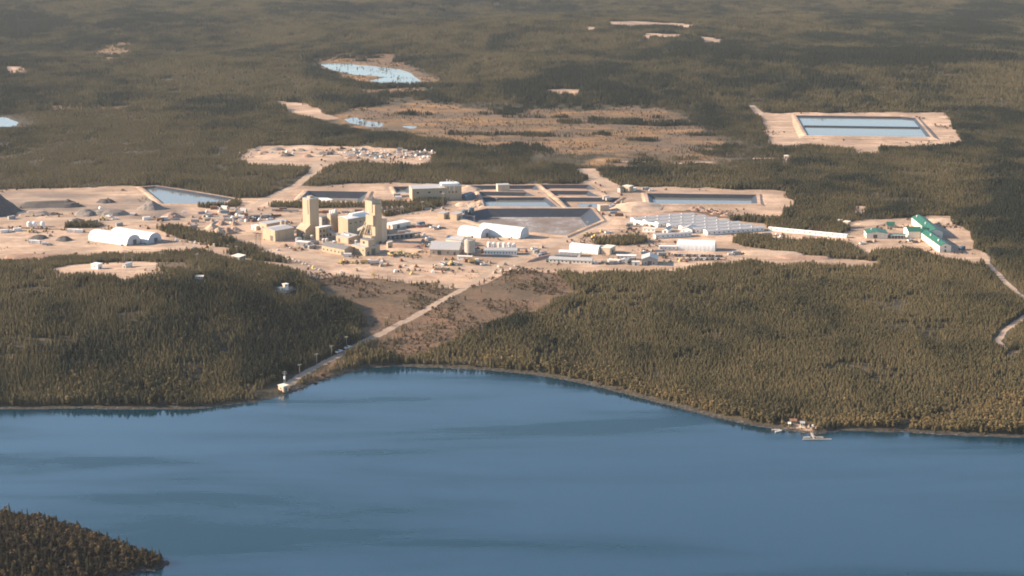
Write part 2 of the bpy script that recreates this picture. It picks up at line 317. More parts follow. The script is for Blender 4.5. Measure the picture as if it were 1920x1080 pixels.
# ground
def ground_material():
    m, nt, b = newmat('ground_cover'); P = N(nt, 'ShaderNodeNewGeometry').outputs['Position']
    n1 = noise(nt, .012, 5, .6, P); n2 = noise(nt, .07, 5, .65, P); n3 = noise(nt, .5, 3, .6, P)
    mp = N(nt, 'ShaderNodeMapping'); nt.links.new(P, mp.inputs[0]); mp.inputs['Scale'].default_value = (.018, .05, 1); mp.inputs['Rotation'].default_value = (0, 0, .5)
    n4 = noise(nt, 1, 5, .7, mp.outputs[0])
    forest = ramp(nt, n2, [(.3, (.035, .032, .022)), (.5, (.06, .05, .032)), (.7, (.10, .078, .05))])
    sand = ramp(nt, n2, [(.25, (.31, .20, .135)), (.45, (.53, .36, .245)), (.6, (.60, .425, .30)), (.8, (.66, .485, .355))])
    sand = mix(nt, ramp(nt, n1, [(.42, 0.), (.62, .8)]), sand, (.28, .195, .135))
    n5 = noise(nt, .028, 8, .72, P); sand = mix(nt, ramp(nt, n5, [(.47, 0.), (.55, .4), (.7, .75)]), sand, (.22, .155, .115))
    mpt = N(nt, 'ShaderNodeMapping'); nt.links.new(P, mpt.inputs[0]); mpt.inputs['Scale'].default_value = (.012, .16, 1); mpt.inputs['Rotation'].default_value = (0, 0, -.35); trk = noise(nt, 1, 5, .6, mpt.outputs[0]); trk.node.inputs['Distortion'].default_value = .8
    sand = mix(nt, ramp(nt, trk, [(.52, 0.), (.6, .6), (.7, 0.)]), sand, (.25, .18, .13)); sand = mix(nt, ramp(nt, trk, [(.28, .75), (.42, 0.)]), sand, (.64, .485, .36))
    sand = mix(nt, ramp(nt, n4, [(.5, 0.), (.75, .55)]), sand, (.25, .19, .15))
    sand = mix(nt, ramp(nt, n3, [(.55, 0.), (.8, .35)]), sand, (.22, .165, .125))
    road = ramp(nt, n2, [(.3, (.31, .225, .165)), (.7, (.45, .34, .25))])
    mpb = N(nt, 'ShaderNodeMapping'); nt.links.new(P, mpb.inputs[0]); mpb.inputs['Scale'].default_value = (.011, .03, 1); nb = noise(nt, 1, 6, .68, mpb.outputs[0])
    bog = ramp(nt, nb, [(.32, (.075, .058, .04)), (.46, (.145, .096, .055)), (.55, (.25, .14, .06)), (.7, (.35, .20, .09))])
    bog = mix(nt, ramp(nt, n1, [(.4, .7), (.6, 0.)]), bog, (.125, .09, .065))
    scrub = ramp(nt, n3, [(.3, (.045, .033, .024)), (.5, (.125, .082, .052)), (.75, (.24, .158, .10))])
    scrub = mix(nt, ramp(nt, n2, [(.42, 0.), (.62, .75)]), scrub, (.215, .125, .075))
    scrub = mix(nt, ramp(nt, n1, [(.4, .6), (.55, 0.)]), scrub, (.075, .06, .038))
    shore = ramp(nt, n3, [(.4, (.03, .028, .025)), (.62, (.075, .066, .058)), (.78, (.26, .235, .21))])
    rock = ramp(nt, n3, [(.3, (.10, .085, .075)), (.7, (.20, .165, .14))])
    c = forest
    for nm, col in (('scrub', scrub), ('bog', bog), ('sand', sand), ('rock', rock), ('road', road), ('shore', shore)):
        a = attr(nt, nm).outputs['Fac']
        f = mth(nt, 'ADD', a, mth(nt, 'MULTIPLY', mth(nt, 'SUBTRACT', n3, .5), .5))
        c = mix(nt, ramp(nt, f, [(.35, 0.), (.65, 1.)]) if nm != 'rock' else mth(nt, 'MULTIPLY', a, .8), c, col)
    nt.links.new(c, b.inputs['Base Color']); b.inputs['Roughness'].default_value = .95; b.inputs['Specular IOR Level'].default_value = .2
    bp = N(nt, 'ShaderNodeBump'); bp.inputs['Strength'].default_value = .6; bp.inputs['Distance'].default_value = .6
    nt.links.new(n3, bp.inputs['Height']); nt.links.new(bp.outputs[0], b.inputs['Normal'])
    return m
GM = ground_material()
def water_material(name, body, r0, r1, streak=True, ior=2.2):
    m, nt, b = newmat(name); P = N(nt, 'ShaderNodeNewGeometry').outputs['Position']
    b.inputs['Base Color'].default_value = (*body, 1); b.inputs['IOR'].default_value = ior
    mp = N(nt, 'ShaderNodeMapping'); nt.links.new(P, mp.inputs[0]); mp.inputs['Scale'].default_value = (.0036, .019, 1); mp.inputs['Rotation'].default_value = (0, 0, -.2)
    s = noise(nt, 1, 5, .55, mp.outputs[0]); s.node.inputs['Distortion'].default_value = .35
    wind = ramp(nt, s, [(.42, 0.), (.5, .4), (.6, 1.)])
    rr = mth(nt, 'ADD', r0, mth(nt, 'MULTIPLY', wind, r1 - r0)); nt.links.new(rr, b.inputs['Roughness']); nt.links.new(mth(nt, 'SUBTRACT', .5, mth(nt, 'MULTIPLY', wind, .37)), b.inputs['Specular IOR Level'])
    if not streak: b.inputs['Specular IOR Level'].default_value = .2; b.inputs['Specular IOR Level'].links and nt.links.remove(b.inputs['Specular IOR Level'].links[0])
    if streak:
        mp2 = N(nt, 'ShaderNodeMapping'); nt.links.new(P, mp2.inputs[0]); mp2.inputs['Scale'].default_value = (.45, .9, 1)
        rip = noise(nt, 1, 4, .6, mp2.outputs[0])
        bp = N(nt, 'ShaderNodeBump'); bp.inputs['Distance'].default_value = .12
        nt.links.new(rip, bp.inputs['Height']); nt.links.new(mth(nt, 'ADD', .15, 0.), bp.inputs['Strength']); nt.links.new(bp.outputs[0], b.inputs['Normal'])
    return m
LAKEM = water_material('lake_water', (.002, .0275, .046), .01, .30)
PONDM = water_material('pond_water', (.15, .145, .12), .05, .12, False)  # pale body colour stands in for the bright reflected sky
# ---------------------------------------------------------------- terrain sheet, split by what covers it
def grid_axis(parts):
    return np.unique(np.concatenate([np.arange(a, b, s) if s else np.array(a) for a, b, s in parts]))
vs = grid_axis([([-244, -238, -230, -220, -205, -185, -160, -130, -105, -85, -70, -58, -48], 0, 0), (-40, 330, 2.), (330, 540, 1.3), (540, 840, 2.5), (840, 1130, 5.), ([1130, 1180, 1250, 1400, 1700, 2300, 3500], 0, 0)])
us = grid_axis([([-9000, -6000, -4000, -2600, -1700, -1100, -800, -600, -480, -400, -340], 0, 0), (-300, 2221, 3.), ([2260, 2320, 2400, 2520, 2720, 3000, 3600, 4500, 6000, 8000, 11000], 0, 0)])
U, V = np.meshgrid(us, vs); GX, GY = unp(U, V, 4.0)
def masks(X, Y):
    jx = (N2.fbm(X / 14, Y / 14, 3) - .5) * 14; jy = (N3.fbm(X / 14, Y / 14, 3) - .5) * 14
    Xn, Yn = X + jx * .7, Y + jy
    soft = lambda s, w: smooth(-w, w, s)
    M = {}
    sand = np.full(X.shape, -60.)
    for p in [YARD, CAMP, DUMP, FPAD, SUBST] + CLEARS: sand = np.maximum(sand, sdf(p, Xn, Yn, 30))
    for p in WOODED: sand = np.minimum(sand, -sdf(p, X + jx * .2, Y + jy * .2, 30))
    M['sand_sd'] = sand
    road = np.full(X.shape, -60.)
    for p, w in ROADS: road = np.maximum(road, sdf(p, X + jx * .12, Y + jy * .12, 40, False) + w / 2)
    M['road_sd'] = road
    bog = np.full(X.shape, -60.)
    for p in BOGS + REDCLEARS: bog = np.maximum(bog, sdf(p, X + jx * 2.2, Y + jy * 3.2, 50))
    M['bog_sd'] = bog
    scr = np.full(X.shape, -60.)
    for p in SCRUB: scr = np.maximum(scr, sdf(p, Xn, Yn, 30))
    M['scrub_sd'] = scr
    low = np.full(X.shape, -60.)
    for p in LOWSCRUB: low = np.maximum(low, sdf(p, Xn, Yn, 30))
    M['low_sd'] = low
    M['lake_d'] = np.minimum(-sdf(lake, X, Y, 60), 60)
    return M
shape = GX.shape
GZ = height(GX, GY); MK = masks(GX, GY)
pondd = np.full(shape, -60.)
for nm, lab, p, z, dep, run, wat, berm, fl in PONDS:
    s = sdf(p, GX, GY, 12); pondd = np.maximum(pondd, s)
    GZ = np.where(s > -1.2, np.minimum(GZ, z - dep - 2.), GZ)
    w = smooth(-9, -4, s) * (s <= -1.2); GZ = GZ * (1 - w) + np.minimum(GZ, z - .9) * w
for k, p in LAKES.items():
    s = sdf(p, GX, GY, 12); z = float(height(p[:, 0], p[:, 1]).mean()) - .35
    GZ = np.where(s > 0, np.minimum(GZ, z - .25 - .1 * s), np.where(s > -12, np.minimum(GZ, z + .12 - .07 * s), GZ))
A = {'sand': smooth(-2.5, 2.5, MK['sand_sd']), 'road': smooth(-1., 1.2, MK['road_sd']) * np.where(GY > 2600, .55, 1), 'bog': np.clip(smooth(-30, 26, MK['bog_sd']) + 1.1 * (N3.fbm(GX / 90 + 7, GY / 34, 4) - .5) * smooth(-50, -5, MK['bog_sd']), 0, 1),
     'scrub': np.maximum(smooth(-4, 4, MK['scrub_sd']), .9 * smooth(-3, 3, MK['low_sd'])),
     'shore': smooth(4.5, .5, MK['lake_d']) * (GZ > -3)}
isd = sdf(isl, GX, GY, 30); A['shore'] = np.maximum(A['shore'] * (isd < -3), smooth(4.5, 1, np.abs(isd)))
rockp = wp([(-60, 360), (120, 362), (230, 366), (310, 368), (345, 392), (420, 412), (340, 418), (180, 405), (100, 395), (60, 405), (-60, 412)])
A['rock'] = smooth(-14, 14, sdf(rockp, GX + 20 * (N1(GX / 20, GY / 20) - .5), GY, 30)) * N4.fbm(GX / 30, GY / 30, 3) * 1.6
A['rock'] = np.clip(A['rock'] * A['sand'], 0, 1)
A['sand'] = np.where((MK['low_sd'] > 0), A['sand'] * .3, A['sand'])
nr, nc = shape
cls = np.zeros(shape, int)
cls = np.where(A['scrub'] > .5, 4, cls); cls = np.where(A['bog'] > .5, 3, cls); cls = np.where(A['sand'] > .5, 1, cls); cls = np.where(A['road'] > .5, 2, cls)
cls = np.where(MK['low_sd'] > 0, 4, cls)
idx = np.arange(nr * nc).reshape(shape)
quads = np.stack([idx[1:, :-1], idx[1:, 1:], idx[:-1, 1:], idx[:-1, :-1]], -1).reshape(-1, 4)
qc = cls[1:, 1:].ravel()
flat = {k: v.ravel().astype(np.float32) for k, v in A.items()}
CO = np.stack([GX.ravel(), GY.ravel(), GZ.ravel()], 1).astype(np.float32)
def mesh_from(name, co, faces4, attrs=None, mat=None, smoothf=True):
    me = bpy.data.meshes.new(name); n = len(co); f = len(faces4)
    me.vertices.add(n); me.vertices.foreach_set('co', co.ravel())
    if f:
        k = faces4.shape[1]
        me.loops.add(f * k); me.loops.foreach_set('vertex_index', faces4.ravel().astype(np.int32))
        me.polygons.add(f); me.polygons.foreach_set('loop_start', np.arange(0, f * k, k, dtype=np.int32))
        me.polygons.foreach_set('use_smooth', np.full(f, smoothf))
    for k2, v in (attrs or {}).items():
        a = me.attributes.new(k2, 'INT' if v.dtype.kind == 'i' else ('FLOAT_VECTOR' if v.ndim == 2 else 'FLOAT'), 'POINT')
        a.data.foreach_set('vector' if v.ndim == 2 else 'value', v.ravel())
    me.update(calc_edges=True)
    if mat: me.materials.append(mat)
    return me
def structure(name, me):
    o = bpy.data.objects.new(name, me); o['kind'] = 'structure'; COL.objects.link(o); return o
for ci, nm in ((0, 'ground'), (1, 'yard'), (2, 'road'), (3, 'bog'), (4, 'clearing')):
    q = quads[qc == ci]; used, inv = np.unique(q, return_inverse=True)
    structure(nm, mesh_from(nm, CO[used], inv.reshape(-1, 4), {k: v[used] for k, v in flat.items()}, GM))
# lake and far waters
lm = np.array([[-6000, -3000, 0], [6000, -3000, 0], [6000, 1080, 0], [-6000, 1080, 0]], np.float32)
structure('lake_water', mesh_from('lake_water', lm, np.array([[0, 1, 2, 3]]), None, LAKEM))
def poly_mesh(name, pts, mat):
    me = bpy.data.meshes.new(name); me.from_pydata([tuple(p) for p in pts], [], [list(range(len(pts)))]); me.update()
    if me.polygons[0].normal.z < 0: me.flip_normals()
    me.materials.append(mat); return me
for k, p in LAKES.items():
    z = float(height(p[:, 0], p[:, 1]).mean()) - .35
    c = p.mean(0); q = c + (p - c) * 1.04
    structure('pond_water', poly_mesh('pond_water', [(x, y, z) for x, y in q], PONDM))
# ---------------------------------------------------------------- ponds
LINER = plain('pond_liner', (.03, .034, .042), .45, .25, .15)
BERM = GM
def tail_mat(name, cols):
    m, nt, b = newmat(name); P = N(nt, 'ShaderNodeNewGeometry').outputs['Position']
    mp = N(nt, 'ShaderNodeMapping'); nt.links.new(P, mp.inputs[0]); mp.inputs['Scale'].default_value = (.05, .035, 1)
    n1 = noise(nt, 1, 6, .7, mp.outputs[0]); n2 = noise(nt, .35, 4, .7, P)
    f = mth(nt, 'ADD', mth(nt, 'MULTIPLY', n1, .7), mth(nt, 'MULTIPLY', n2, .3))
    nt.links.new(ramp(nt, f, cols), b.inputs['Base Color']); b.inputs['Roughness'].default_value = .8; return m
FLOORS = {'crust': tail_mat('tailings_crust', [(.34, (.12, .078, .055)), (.45, (.165, .125, .10)), (.54, (.21, .185, .17)), (.64, (.40, .38, .36))]),
          'tail': tail_mat('tailings_brown', [(.3, (.19, .12, .08)), (.5, (.31, .2, .13)), (.7, (.42, .30, .21))]),
          'dust': tail_mat('liner_dust', [(.3, (.10, .095, .09)), (.5, (.17, .155, .14)), (.7, (.24, .21, .185))]), 'liner': LINER}
def tag(o, label, cat, group=None, kind=None):
    o['label'] = label; o['category'] = cat
    if group: o['group'] = group
    if kind: o['kind'] = kind
    return o
def link(name, me, parent=None):
    o = bpy.data.objects.new(name, me); COL.objects.link(o)
    if parent: o.parent = parent
    return o
def ring(name, a, za, b, zb, mat, parent, sand=False):
    n = len(a); co = np.array([(x, y, za) for x, y in a] + [(x, y, zb) for x, y in b], np.float32)
    q = np.array([[i, (i + 1) % n, n + (i + 1) % n, n + i] for i in range(n)])
    me = mesh_from(name, co, q, {'sand': np.ones(2 * n, np.float32)} if sand else None, mat, False)
    return link(name, me, parent)
for nm, lab, p, z, dep, run, wat, berm, fl in PONDS:
    c = p.mean(0); e = bpy.data.objects.new(nm, None); COL.objects.link(e); e.location = (c[0], c[1], z)
    tag(e, lab, 'pond', 'lined ponds of the works')
    L = p - c; inn = offset_poly(L, run)
    ring('liner_slope', L, 0, inn, -dep, LINER, e)
    o1 = offset_poly(L, -berm); o2 = offset_poly(L, -berm - 6)
    n = len(L)
    co = np.array([(x, y, .02) for x, y in L] + [(x, y, .05) for x, y in o1] + [(x, y, -2.2) for x, y in o2], np.float32)
    q = np.array([[i + k * n, (i + 1) % n + k * n, (k + 1) * n + (i + 1) % n, (k + 1) * n + i] for k in (0, 1) for i in range(n)])
    me = mesh_from('berm', co, q[:, ::-1], {'sand': np.ones(3 * n, np.float32)}, GM, False); link('berm', me, e)
    if wat is None or fl == 'tail': link('pond_floor', poly_mesh('pond_floor', [(x, y, -dep + .05) for x, y in offset_poly(L, run - .1)], FLOORS[fl]), e)
    if wat is not None:
        q = offset_poly(L, run * wat / dep - .05)
        if fl == 'tail':   # a puddle over part of the floor
            q = offset_poly(L, run + 1.5); q = q[:, :] * np.array([.62, .75]) + np.array([2., -4.])
            wat = dep - .12
        link('water', poly_mesh('water', [(x, y, -wat) for x, y in q], PONDM), e)
    if fl == 'split':
        a, b = [np.array(q) - c for q in zip(*gnd(np.array([1503., 1729.]), np.array([237.5, 241.]))[:2])]; d = (b - a) / np.hypot(*(b - a)); nrm = np.array([-d[1], d[0]])
        mb = MB(); P = [[(*(q + nrm * w), zz) for q in (a + d * 3, b - d * 3)] for w, zz in ((-5.5, -dep), (-1.6, -.5), (1.6, -.5), (5.5, -dep))]
        for k in range(3): mb.face([P[k][0], P[k][1], P[k + 1][1], P[k + 1][0]])
        link('divider', mb.mesh('divider', LINER), e)
    if fl == 'dust':
        q = [(-34, -12), (-31, 14), (-22, 20), (-8, 17), (-2, 8), (-10, -6), (-16, -14)]
        link('salt_patch', poly_mesh('salt_patch', [(x, y, -dep + .15) for x, y in q], plain('white_salt', (.75, .72, .67), .9, .08, .2)), e)
# ---------------------------------------------------------------- tree prototypes
def foliage_mat(name, dark, mid, lite, instanced):
    m, nt, b = newmat(name)
    rnd = N(nt, 'ShaderNodeObjectInfo').outputs['Random']
    f = mth(nt, 'MULTIPLY', mth(nt, 'SUBTRACT', rnd, .5), .28)
    if instanced:
        f = mth(nt, 'ADD', f, attr(nt, 'tint', 'INSTANCER').outputs['Fac'])
    else: f = mth(nt, 'ADD', f, .5)
    f = mth(nt, 'ADD', f, mth(nt, 'MULTIPLY', mth(nt, 'SUBTRACT', noise(nt, .9, 3, .6, objcoord(nt)), .5), .5))
    c = ramp(nt, f, [(.05, dark), (.5, mid), (.95, lite)])
    nt.links.new(c, b.inputs['Base Color']); b.inputs['Roughness'].default_value = .85; b.inputs['Specular IOR Level'].default_value = .15
    tr = N(nt, 'ShaderNodeBsdfTranslucent'); nt.links.new(c, tr.inputs['Color']); ms = N(nt, 'ShaderNodeMixShader'); ms.inputs[0].default_value = .3
    nt.links.new(b.outputs[0], ms.inputs[1]); nt.links.new(tr.outputs[0], ms.inputs[2]); nt.links.new(ms.outputs[0], nt.nodes['Material Output'].inputs['Surface'])
    return m
CONI = foliage_mat('needles', (.027, .033, .022), (.122, .101, .05), (.172, .138, .07), True)
CONS = foliage_mat('needles_near', (.022, .025, .016), (.06, .05, .028), (.11, .082, .042), False)
BIRI = foliage_mat('birch_leaves', (.075, .065, .032), (.165, .128, .06), (.27, .195, .09), True)
BIRS = foliage_mat('birch_leaves_near', (.08, .065, .03), (.17, .12, .055), (.29, .19, .085), False)
SHRM = foliage_mat('shrub_leaves', (.055, .042, .028), (.11, .078, .048), (.18, .122, .075), True)
BARK = plain('bark', (.16, .13, .105), .9, .25, 2.)
def conifer(rg, h, rad, tiers, per, ragged=.35, broad=.8):
    mb = MB(); z0 = .10 * h
    for t in range(tiers):
        f = t / (tiers - 1); z = z0 + (h * .97 - z0) * f ** .92
        r = rad * ((1 - f) ** broad) * (1 - .28 * max(0, .18 - f) / .18) + .10
        a0 = rg.random() * 6.28
        for k in range(per):
            a = a0 + (k + (rg.random() - .5) * .7) * 6.283 / per
            rr = r * (1 - ragged + 2 * ragged * rg.random()) ; wdt = 3.3 * r / per * (.7 + .6 * rg.random())
            dz = -.22 * rr - .05 * h * rg.random(); ca, sa = math.cos(a), math.sin(a)
            up = .55 * (h / tiers) + .25 * rr
            tip = (ca * rr, sa * rr, z + dz); top = (ca * .05, sa * .05, z + up)
            l = (ca * rr * .55 - sa * wdt * .5, sa * rr * .55 + ca * wdt * .5, z + dz * .55 + .12 * up); q = (ca * rr * .55 + sa * wdt * .5, sa * rr * .55 - ca * wdt * .5, z + dz * .55 + .12 * up)
            mb.face([top, l, tip]); mb.face([top, tip, q])
    mb.cone((0, 0, h * .8), (0, 0, h * .99), .15 * rad, .01, 4)
    return mb
def trunk_mb(h, r):
    mb = MB(); mb.cone((0, 0, -.6), (0, 0, h * .55), r, r * .6, 6); mb.cone((0, 0, h * .55), (0, 0, h * .95), r * .6, r * .15, 5); return mb
def birch(rg, h, rad, n, s=.55):
    mb = MB()
    blobs = [(Vector(((rg.random() - .5) * rad * 1.1, (rg.random() - .5) * rad * 1.1, h * (.36 + .56 * rg.random()))), rad * (.38 + .3 * rg.random())) for _ in range(7)]
    blobs.append((Vector((0, 0, h * .9)), rad * .4))
    for i in range(n):
        c, br = blobs[i % len(blobs)]
        d = Vector((rg.gauss(0, 1), rg.gauss(0, 1), rg.gauss(0, 1))).normalized(); p = c + Vector((d.x * br, d.y * br, d.z * br * 1.35)) * (.55 + .5 * rg.random())
        nrm = (d + Vector((rg.gauss(0, .6), rg.gauss(0, .6), rg.gauss(0, .6) + .3))).normalized(); a = nrm.orthogonal().normalized(); b = nrm.cross(a); q = s * (.6 + .8 * rg.random())
        mb.face([p + a * q, p + b * q * .8, p - a * q, p - b * q * .8])
    return mb
def join(dst, src, off=(0, 0, 0), sc=1., mi=0):
    i = len(dst.v); o = Vector(off); dst.v += [tuple(Vector(v) * sc + o) for v in src.v]; dst.f += [[k + i for k in f] for f in src.f]; dst.m += [mi] * len(src.f)
protocol = bpy.data.collections.new('tree_kinds'); prg = random.Random(5)
def proto(coll, name, mb, mats):
    o = bpy.data.objects.new(name, mb.mesh(name, mats)); coll.objects.link(o)
for i in range(6):      # 0-5 rounded pines and spruces; single conifers (unit height 1 = 8 m tree scaled later)
    mb = MB(); h = 8.
    cm = conifer(prg, h, [1.15, 1.35, 1.0, 1.55, 1.25, 1.45][i], 9, 7, .35, [.6, .5, .7, .42, .55, .4][i])
    join(mb, cm, mi=0); join(mb, trunk_mb(h, .13), mi=1); proto(protocol, 'a_conifer_%02d' % i, mb, [CONI, BARK])
for i in range(3):      # 6-8 birches
    mb = MB(); join(mb, birch(prg, 7., 1.5, 90), mi=0); join(mb, trunk_mb(6.4, .1), mi=1); proto(protocol, 'b_birch_%02d' % i, mb, [BIRI, BARK])
for i in range(4):      # 9-12 far clumps of conifers
    mb = MB()
    for k in range(7):
        s = .75 + .5 * prg.random()
        cm = conifer(prg, 8., 1.45, 6, 5, .4, .75)
        join(mb, cm, ((prg.random() - .5) * 9, (prg.random() - .5) * 9, 0), s)
    proto(protocol, 'c_clump_%02d' % i, mb, [CONI])
shrubcol = bpy.data.collections.new('shrub_kinds')
for i in range(3):
    mb = MB(); join(mb, birch(prg, 1.5, 1.0, 34, .38), mi=0); proto(shrubcol, 'shrub_%02d' % i, mb, [SHRM])
def scatter_group(name, coll):
    g = bpy.data.node_groups.new(name, 'GeometryNodeTree')
    g.interface.new_socket('Geometry', in_out='INPUT', socket_type='NodeSocketGeometry'); g.interface.new_socket('Geometry', in_out='OUTPUT', socket_type='NodeSocketGeometry')
    n = g.nodes; i = n.new('NodeGroupInput'); o = n.new('NodeGroupOutput'); ip = n.new('GeometryNodeInstanceOnPoints'); ci = n.new('GeometryNodeCollectionInfo')
    ci.inputs[0].default_value = coll; ci.inputs[1].default_value = True; ci.inputs[2].default_value = True
    def na(nm, t):
        a = n.new('GeometryNodeInputNamedAttribute'); a.data_type = t; a.inputs[0].default_value = nm; return a.outputs[0]
    L = g.links.new; L(i.outputs[0], ip.inputs['Points']); L(ci.outputs[0], ip.inputs['Instance']); ip.inputs['Pick Instance'].default_value = True
    L(na('idx', 'INT'), ip.inputs['Instance Index']); L(na('rot', 'FLOAT_VECTOR'), ip.inputs['Rotation']); L(na('scl', 'FLOAT_VECTOR'), ip.inputs['Scale']); L(ip.outputs[0], o.inputs[0])
    return g
def scatter(name, coll, X, Y, Z, idx, rot, scl, tint, label, cat):
    me = mesh_from(name, np.stack([X, Y, Z], 1).astype(np.float32), np.zeros((0, 4), int), {'idx': idx.astype(np.int32), 'rot': np.stack([rot[:, 0], rot[:, 1], rot[:, 2]], 1).astype(np.float32), 'scl': scl.astype(np.float32), 'tint': tint.astype(np.float32)})
    o = bpy.data.objects.new(name, me); COL.objects.link(o); md = o.modifiers.new('scatter', 'NODES'); md.node_group = scatter_group(name, coll)
    return tag(o, label, cat, None, 'stuff')
# ---------------------------------------------------------------- forest
def candidates(y0, y1, sp):
    Xs = np.arange(-1900, 1900, sp); Ys = np.arange(y0, y1, sp); X, Y = np.meshgrid(Xs, Ys); X = X.ravel(); Y = Y.ravel()
    X = X + (rng.random(X.shape) - .5) * sp * .95; Y = Y + (rng.random(Y.shape) - .5) * sp * .95
    half = Y / CP * (960 + 110) / FP + 40
    k = np.abs(X) < half; return X[k], Y[k]
def field(X, Y):
    """keep probability, size factor, tint, birch probability for trees at (X, Y)"""
    M = masks(X, Y); keep = np.ones(X.shape); size = np.ones(X.shape)
    d = M['lake_d']
    keep *= (d > 3.5)
    keep *= smooth(2.5, -1.5, M['sand_sd']); keep *= (M['road_sd'] < -2.2)
    for q in NOTREE: keep *= sdf(q, X, Y, 20) < 0
    keep *= (M['low_sd'] < 0) | (rng.random(X.shape) < .05)
    for nm, lab, p, z, dep, run, wat, berm, fl in PONDS: keep *= sdf(p, X, Y, 20) < -berm - 3
    lkd = np.full(X.shape, -60.)
    for k, p in LAKES.items(): lkd = np.maximum(lkd, sdf(p, X, Y, 60))
    keep *= lkd < -3; keep *= 1 - .6 * smooth(-30, -8, lkd); size *= 1 - .5 * smooth(-40, -10, lkd)
    b = smooth(-24, 10, M['bog_sd']); cl = smooth(.6, .66, N1.fbm(X / 75, Y / 40, 4)) + .16 * smooth(.46, .6, N3.fbm(X / 60, Y / 40, 3)); cl = np.clip(cl, 0, 1); keep *= 1 - b * (1 - .08 - .85 * cl); size *= 1 - .45 * b * (1 - cl)
    sp = smooth(-25, 25, sdf(SPARSE, X, Y, 40)); th = N4.fbm(X / 45, Y / 90, 3)
    keep *= 1 - sp * np.where(th > .5, .12, .8) * (1 - .8 * b); size *= 1 - .3 * sp * (1 - cl * b)
    s = smooth(-3, 3, M['scrub_sd']); keep *= 1 - s * (1 - .16 * smooth(.55, .66, N3.fbm(X / 30, Y / 30, 3))); size *= 1 - .4 * s
    t = N2.fbm(X / 110 + 5, Y / 190, 4); t2 = N3.fbm(X / 420, Y / 700 + 9, 3)
    t3 = N1.fbm(X / 26 + 11, Y / 34, 3); tint = .64 + (t - .5) * 1.1 + (t2 - .5) * .8 + (t3 - .5) * 1.0 - .2 * b * cl  # finest tint noise also paints dark shadow patches into the canopy
    size *= .98 + (.5 - t) * .4 + (.5 - t3) * .9
    gap = N4.fbm(X / 22, Y / 30 + 40, 3); keep *= np.where(gap > .66, .25, 1)
    for p, dt, hf in STANDS_AND_SHADE:
        w = smooth(-18, 18, sdf(p, X + (N1(X / 25, Y / 25) - .5) * 40, Y + (N2(X / 25, Y / 25) - .5) * 60, 40)); tint += dt * w * .6; size *= 1 + (hf - 1) * w * .8
    bp = .012 + .45 * smooth(26, 6, d) * smooth(-60, 20, X) + .06 * smooth(40, 8, d)
    kn = sdf(wp([(1590, 800), (1640, 770), (1760, 750), (1960, 720), (1960, 830), (1600, 812)]), X, Y, 60); bp += .38 * smooth(-20, 15, kn) * (N1.fbm(X / 18, Y / 18, 2) > .42)
    kn = sdf(wp([(120, 700), (420, 690), (460, 770), (150, 770)]), X, Y, 60); bp += .14 * smooth(-20, 15, kn)
    return keep, size, np.clip(tint, .02, 1.05), bp, s
FX = []
for y0, y1, sp, far in ((880, 1500, 1.72, 0), (1500, 2150, 2.2, 0), (2150, 4700, 6.2, 1)):
    X, Y = candidates(y0, y1, sp); keep, size, tint, bp, sc_ = field(X, Y)
    k = rng.random(X.shape) < keep; X, Y, size, tint, bp = X[k], Y[k], size[k], tint[k], bp[k]
    n = len(X)
    tint = tint - smooth(1300, 2100, Y) * .3
    if far: ii = 9 + rng.integers(0, 4, n); base = .80
    else:
        ii = rng.integers(0, 6, n); bb = rng.random(n) < bp; ii = np.where(bb, 6 + rng.integers(0, 3, n), ii); base = .56
    s = base * size * (.90 + (.12 + .3 * smooth(.5, .62, N2.fbm(X / 150, Y / 260 + 3, 2))) * rng.random(n) + .2 * (rng.random(n) > .96))
    FX.append((X, Y, ii, s, tint))
X, Y, II, S, T = [np.concatenate([f[i] for f in FX]) for i in range(5)]
Z = height(X, Y) - .1; n = len(X)
rot = np.stack([(rng.random(n) - .5) * .08, (rng.random(n) - .5) * .08, rng.random(n) * 6.283], 1)
scl = np.stack([S * (1.2 + .35 * rng.random(n)), S * (1.2 + .35 * rng.random(n)), S * .84], 1)
scatter('forest', protocol, X, Y, Z, II, rot, scl, T, 'olive brown and dark spruce forest covering the land around the mine', 'forest')
print('forest instances', n)
# low scrub on the cut-over strips, bog and yard margins
X, Y = candidates(900, 2700, 3.0); M = masks(X, Y)
p = .95 * smooth(-3, 3, M['scrub_sd']) + .7 * smooth(-2, 2, M['low_sd']) + .12 * smooth(-8, 8, M['bog_sd']) + .02 * smooth(0, 3, M['sand_sd']) * smooth(14, 3, M['sand_sd']) + .35 * smooth(9, 3, M['lake_d']) * (M['lake_d'] > 1)
p *= (M['road_sd'] < -.6) * smooth(.4, .62, N4.fbm(X / 26, Y / 26, 4)) * 1.3
for nm, lab, q, z, dep, run, wat, berm, fl in PONDS: p *= sdf(q, X, Y, 20) < -6
p = np.maximum(p, .35 * (N2.fbm(X / 24 + 50, Y / 24, 3) > .66) * (M['sand_sd'] > 2) * (M['road_sd'] < -1.5) * np.all([sdf(q[2], X, Y, 20) < -8 for q in PONDS], 0))
k = rng.random(X.shape) < p; X, Y = X[k], Y[k]; ni = len(X)
Xi, Yi = [a.ravel() for a in np.meshgrid(np.arange(-330, -100, 2.2), np.arange(700, 860, 2.2))]; Xi = Xi + rng.random(Xi.shape) * 2; Yi = Yi + rng.random(Yi.shape) * 2; k = sdf(isl, Xi, Yi, 30) > 1.5; X = np.r_[X, Xi[k]]; Y = np.r_[Y, Yi[k]]; n = len(X)
rot = np.stack([0 * X, 0 * X, rng.random(n) * 6.283], 1); s = .3 + .95 * rng.random(n) ** 2.2; s[ni:] = .8 + .9 * rng.random(n - ni); st = .2 + .7 * rng.random(n); st[ni:] *= .35
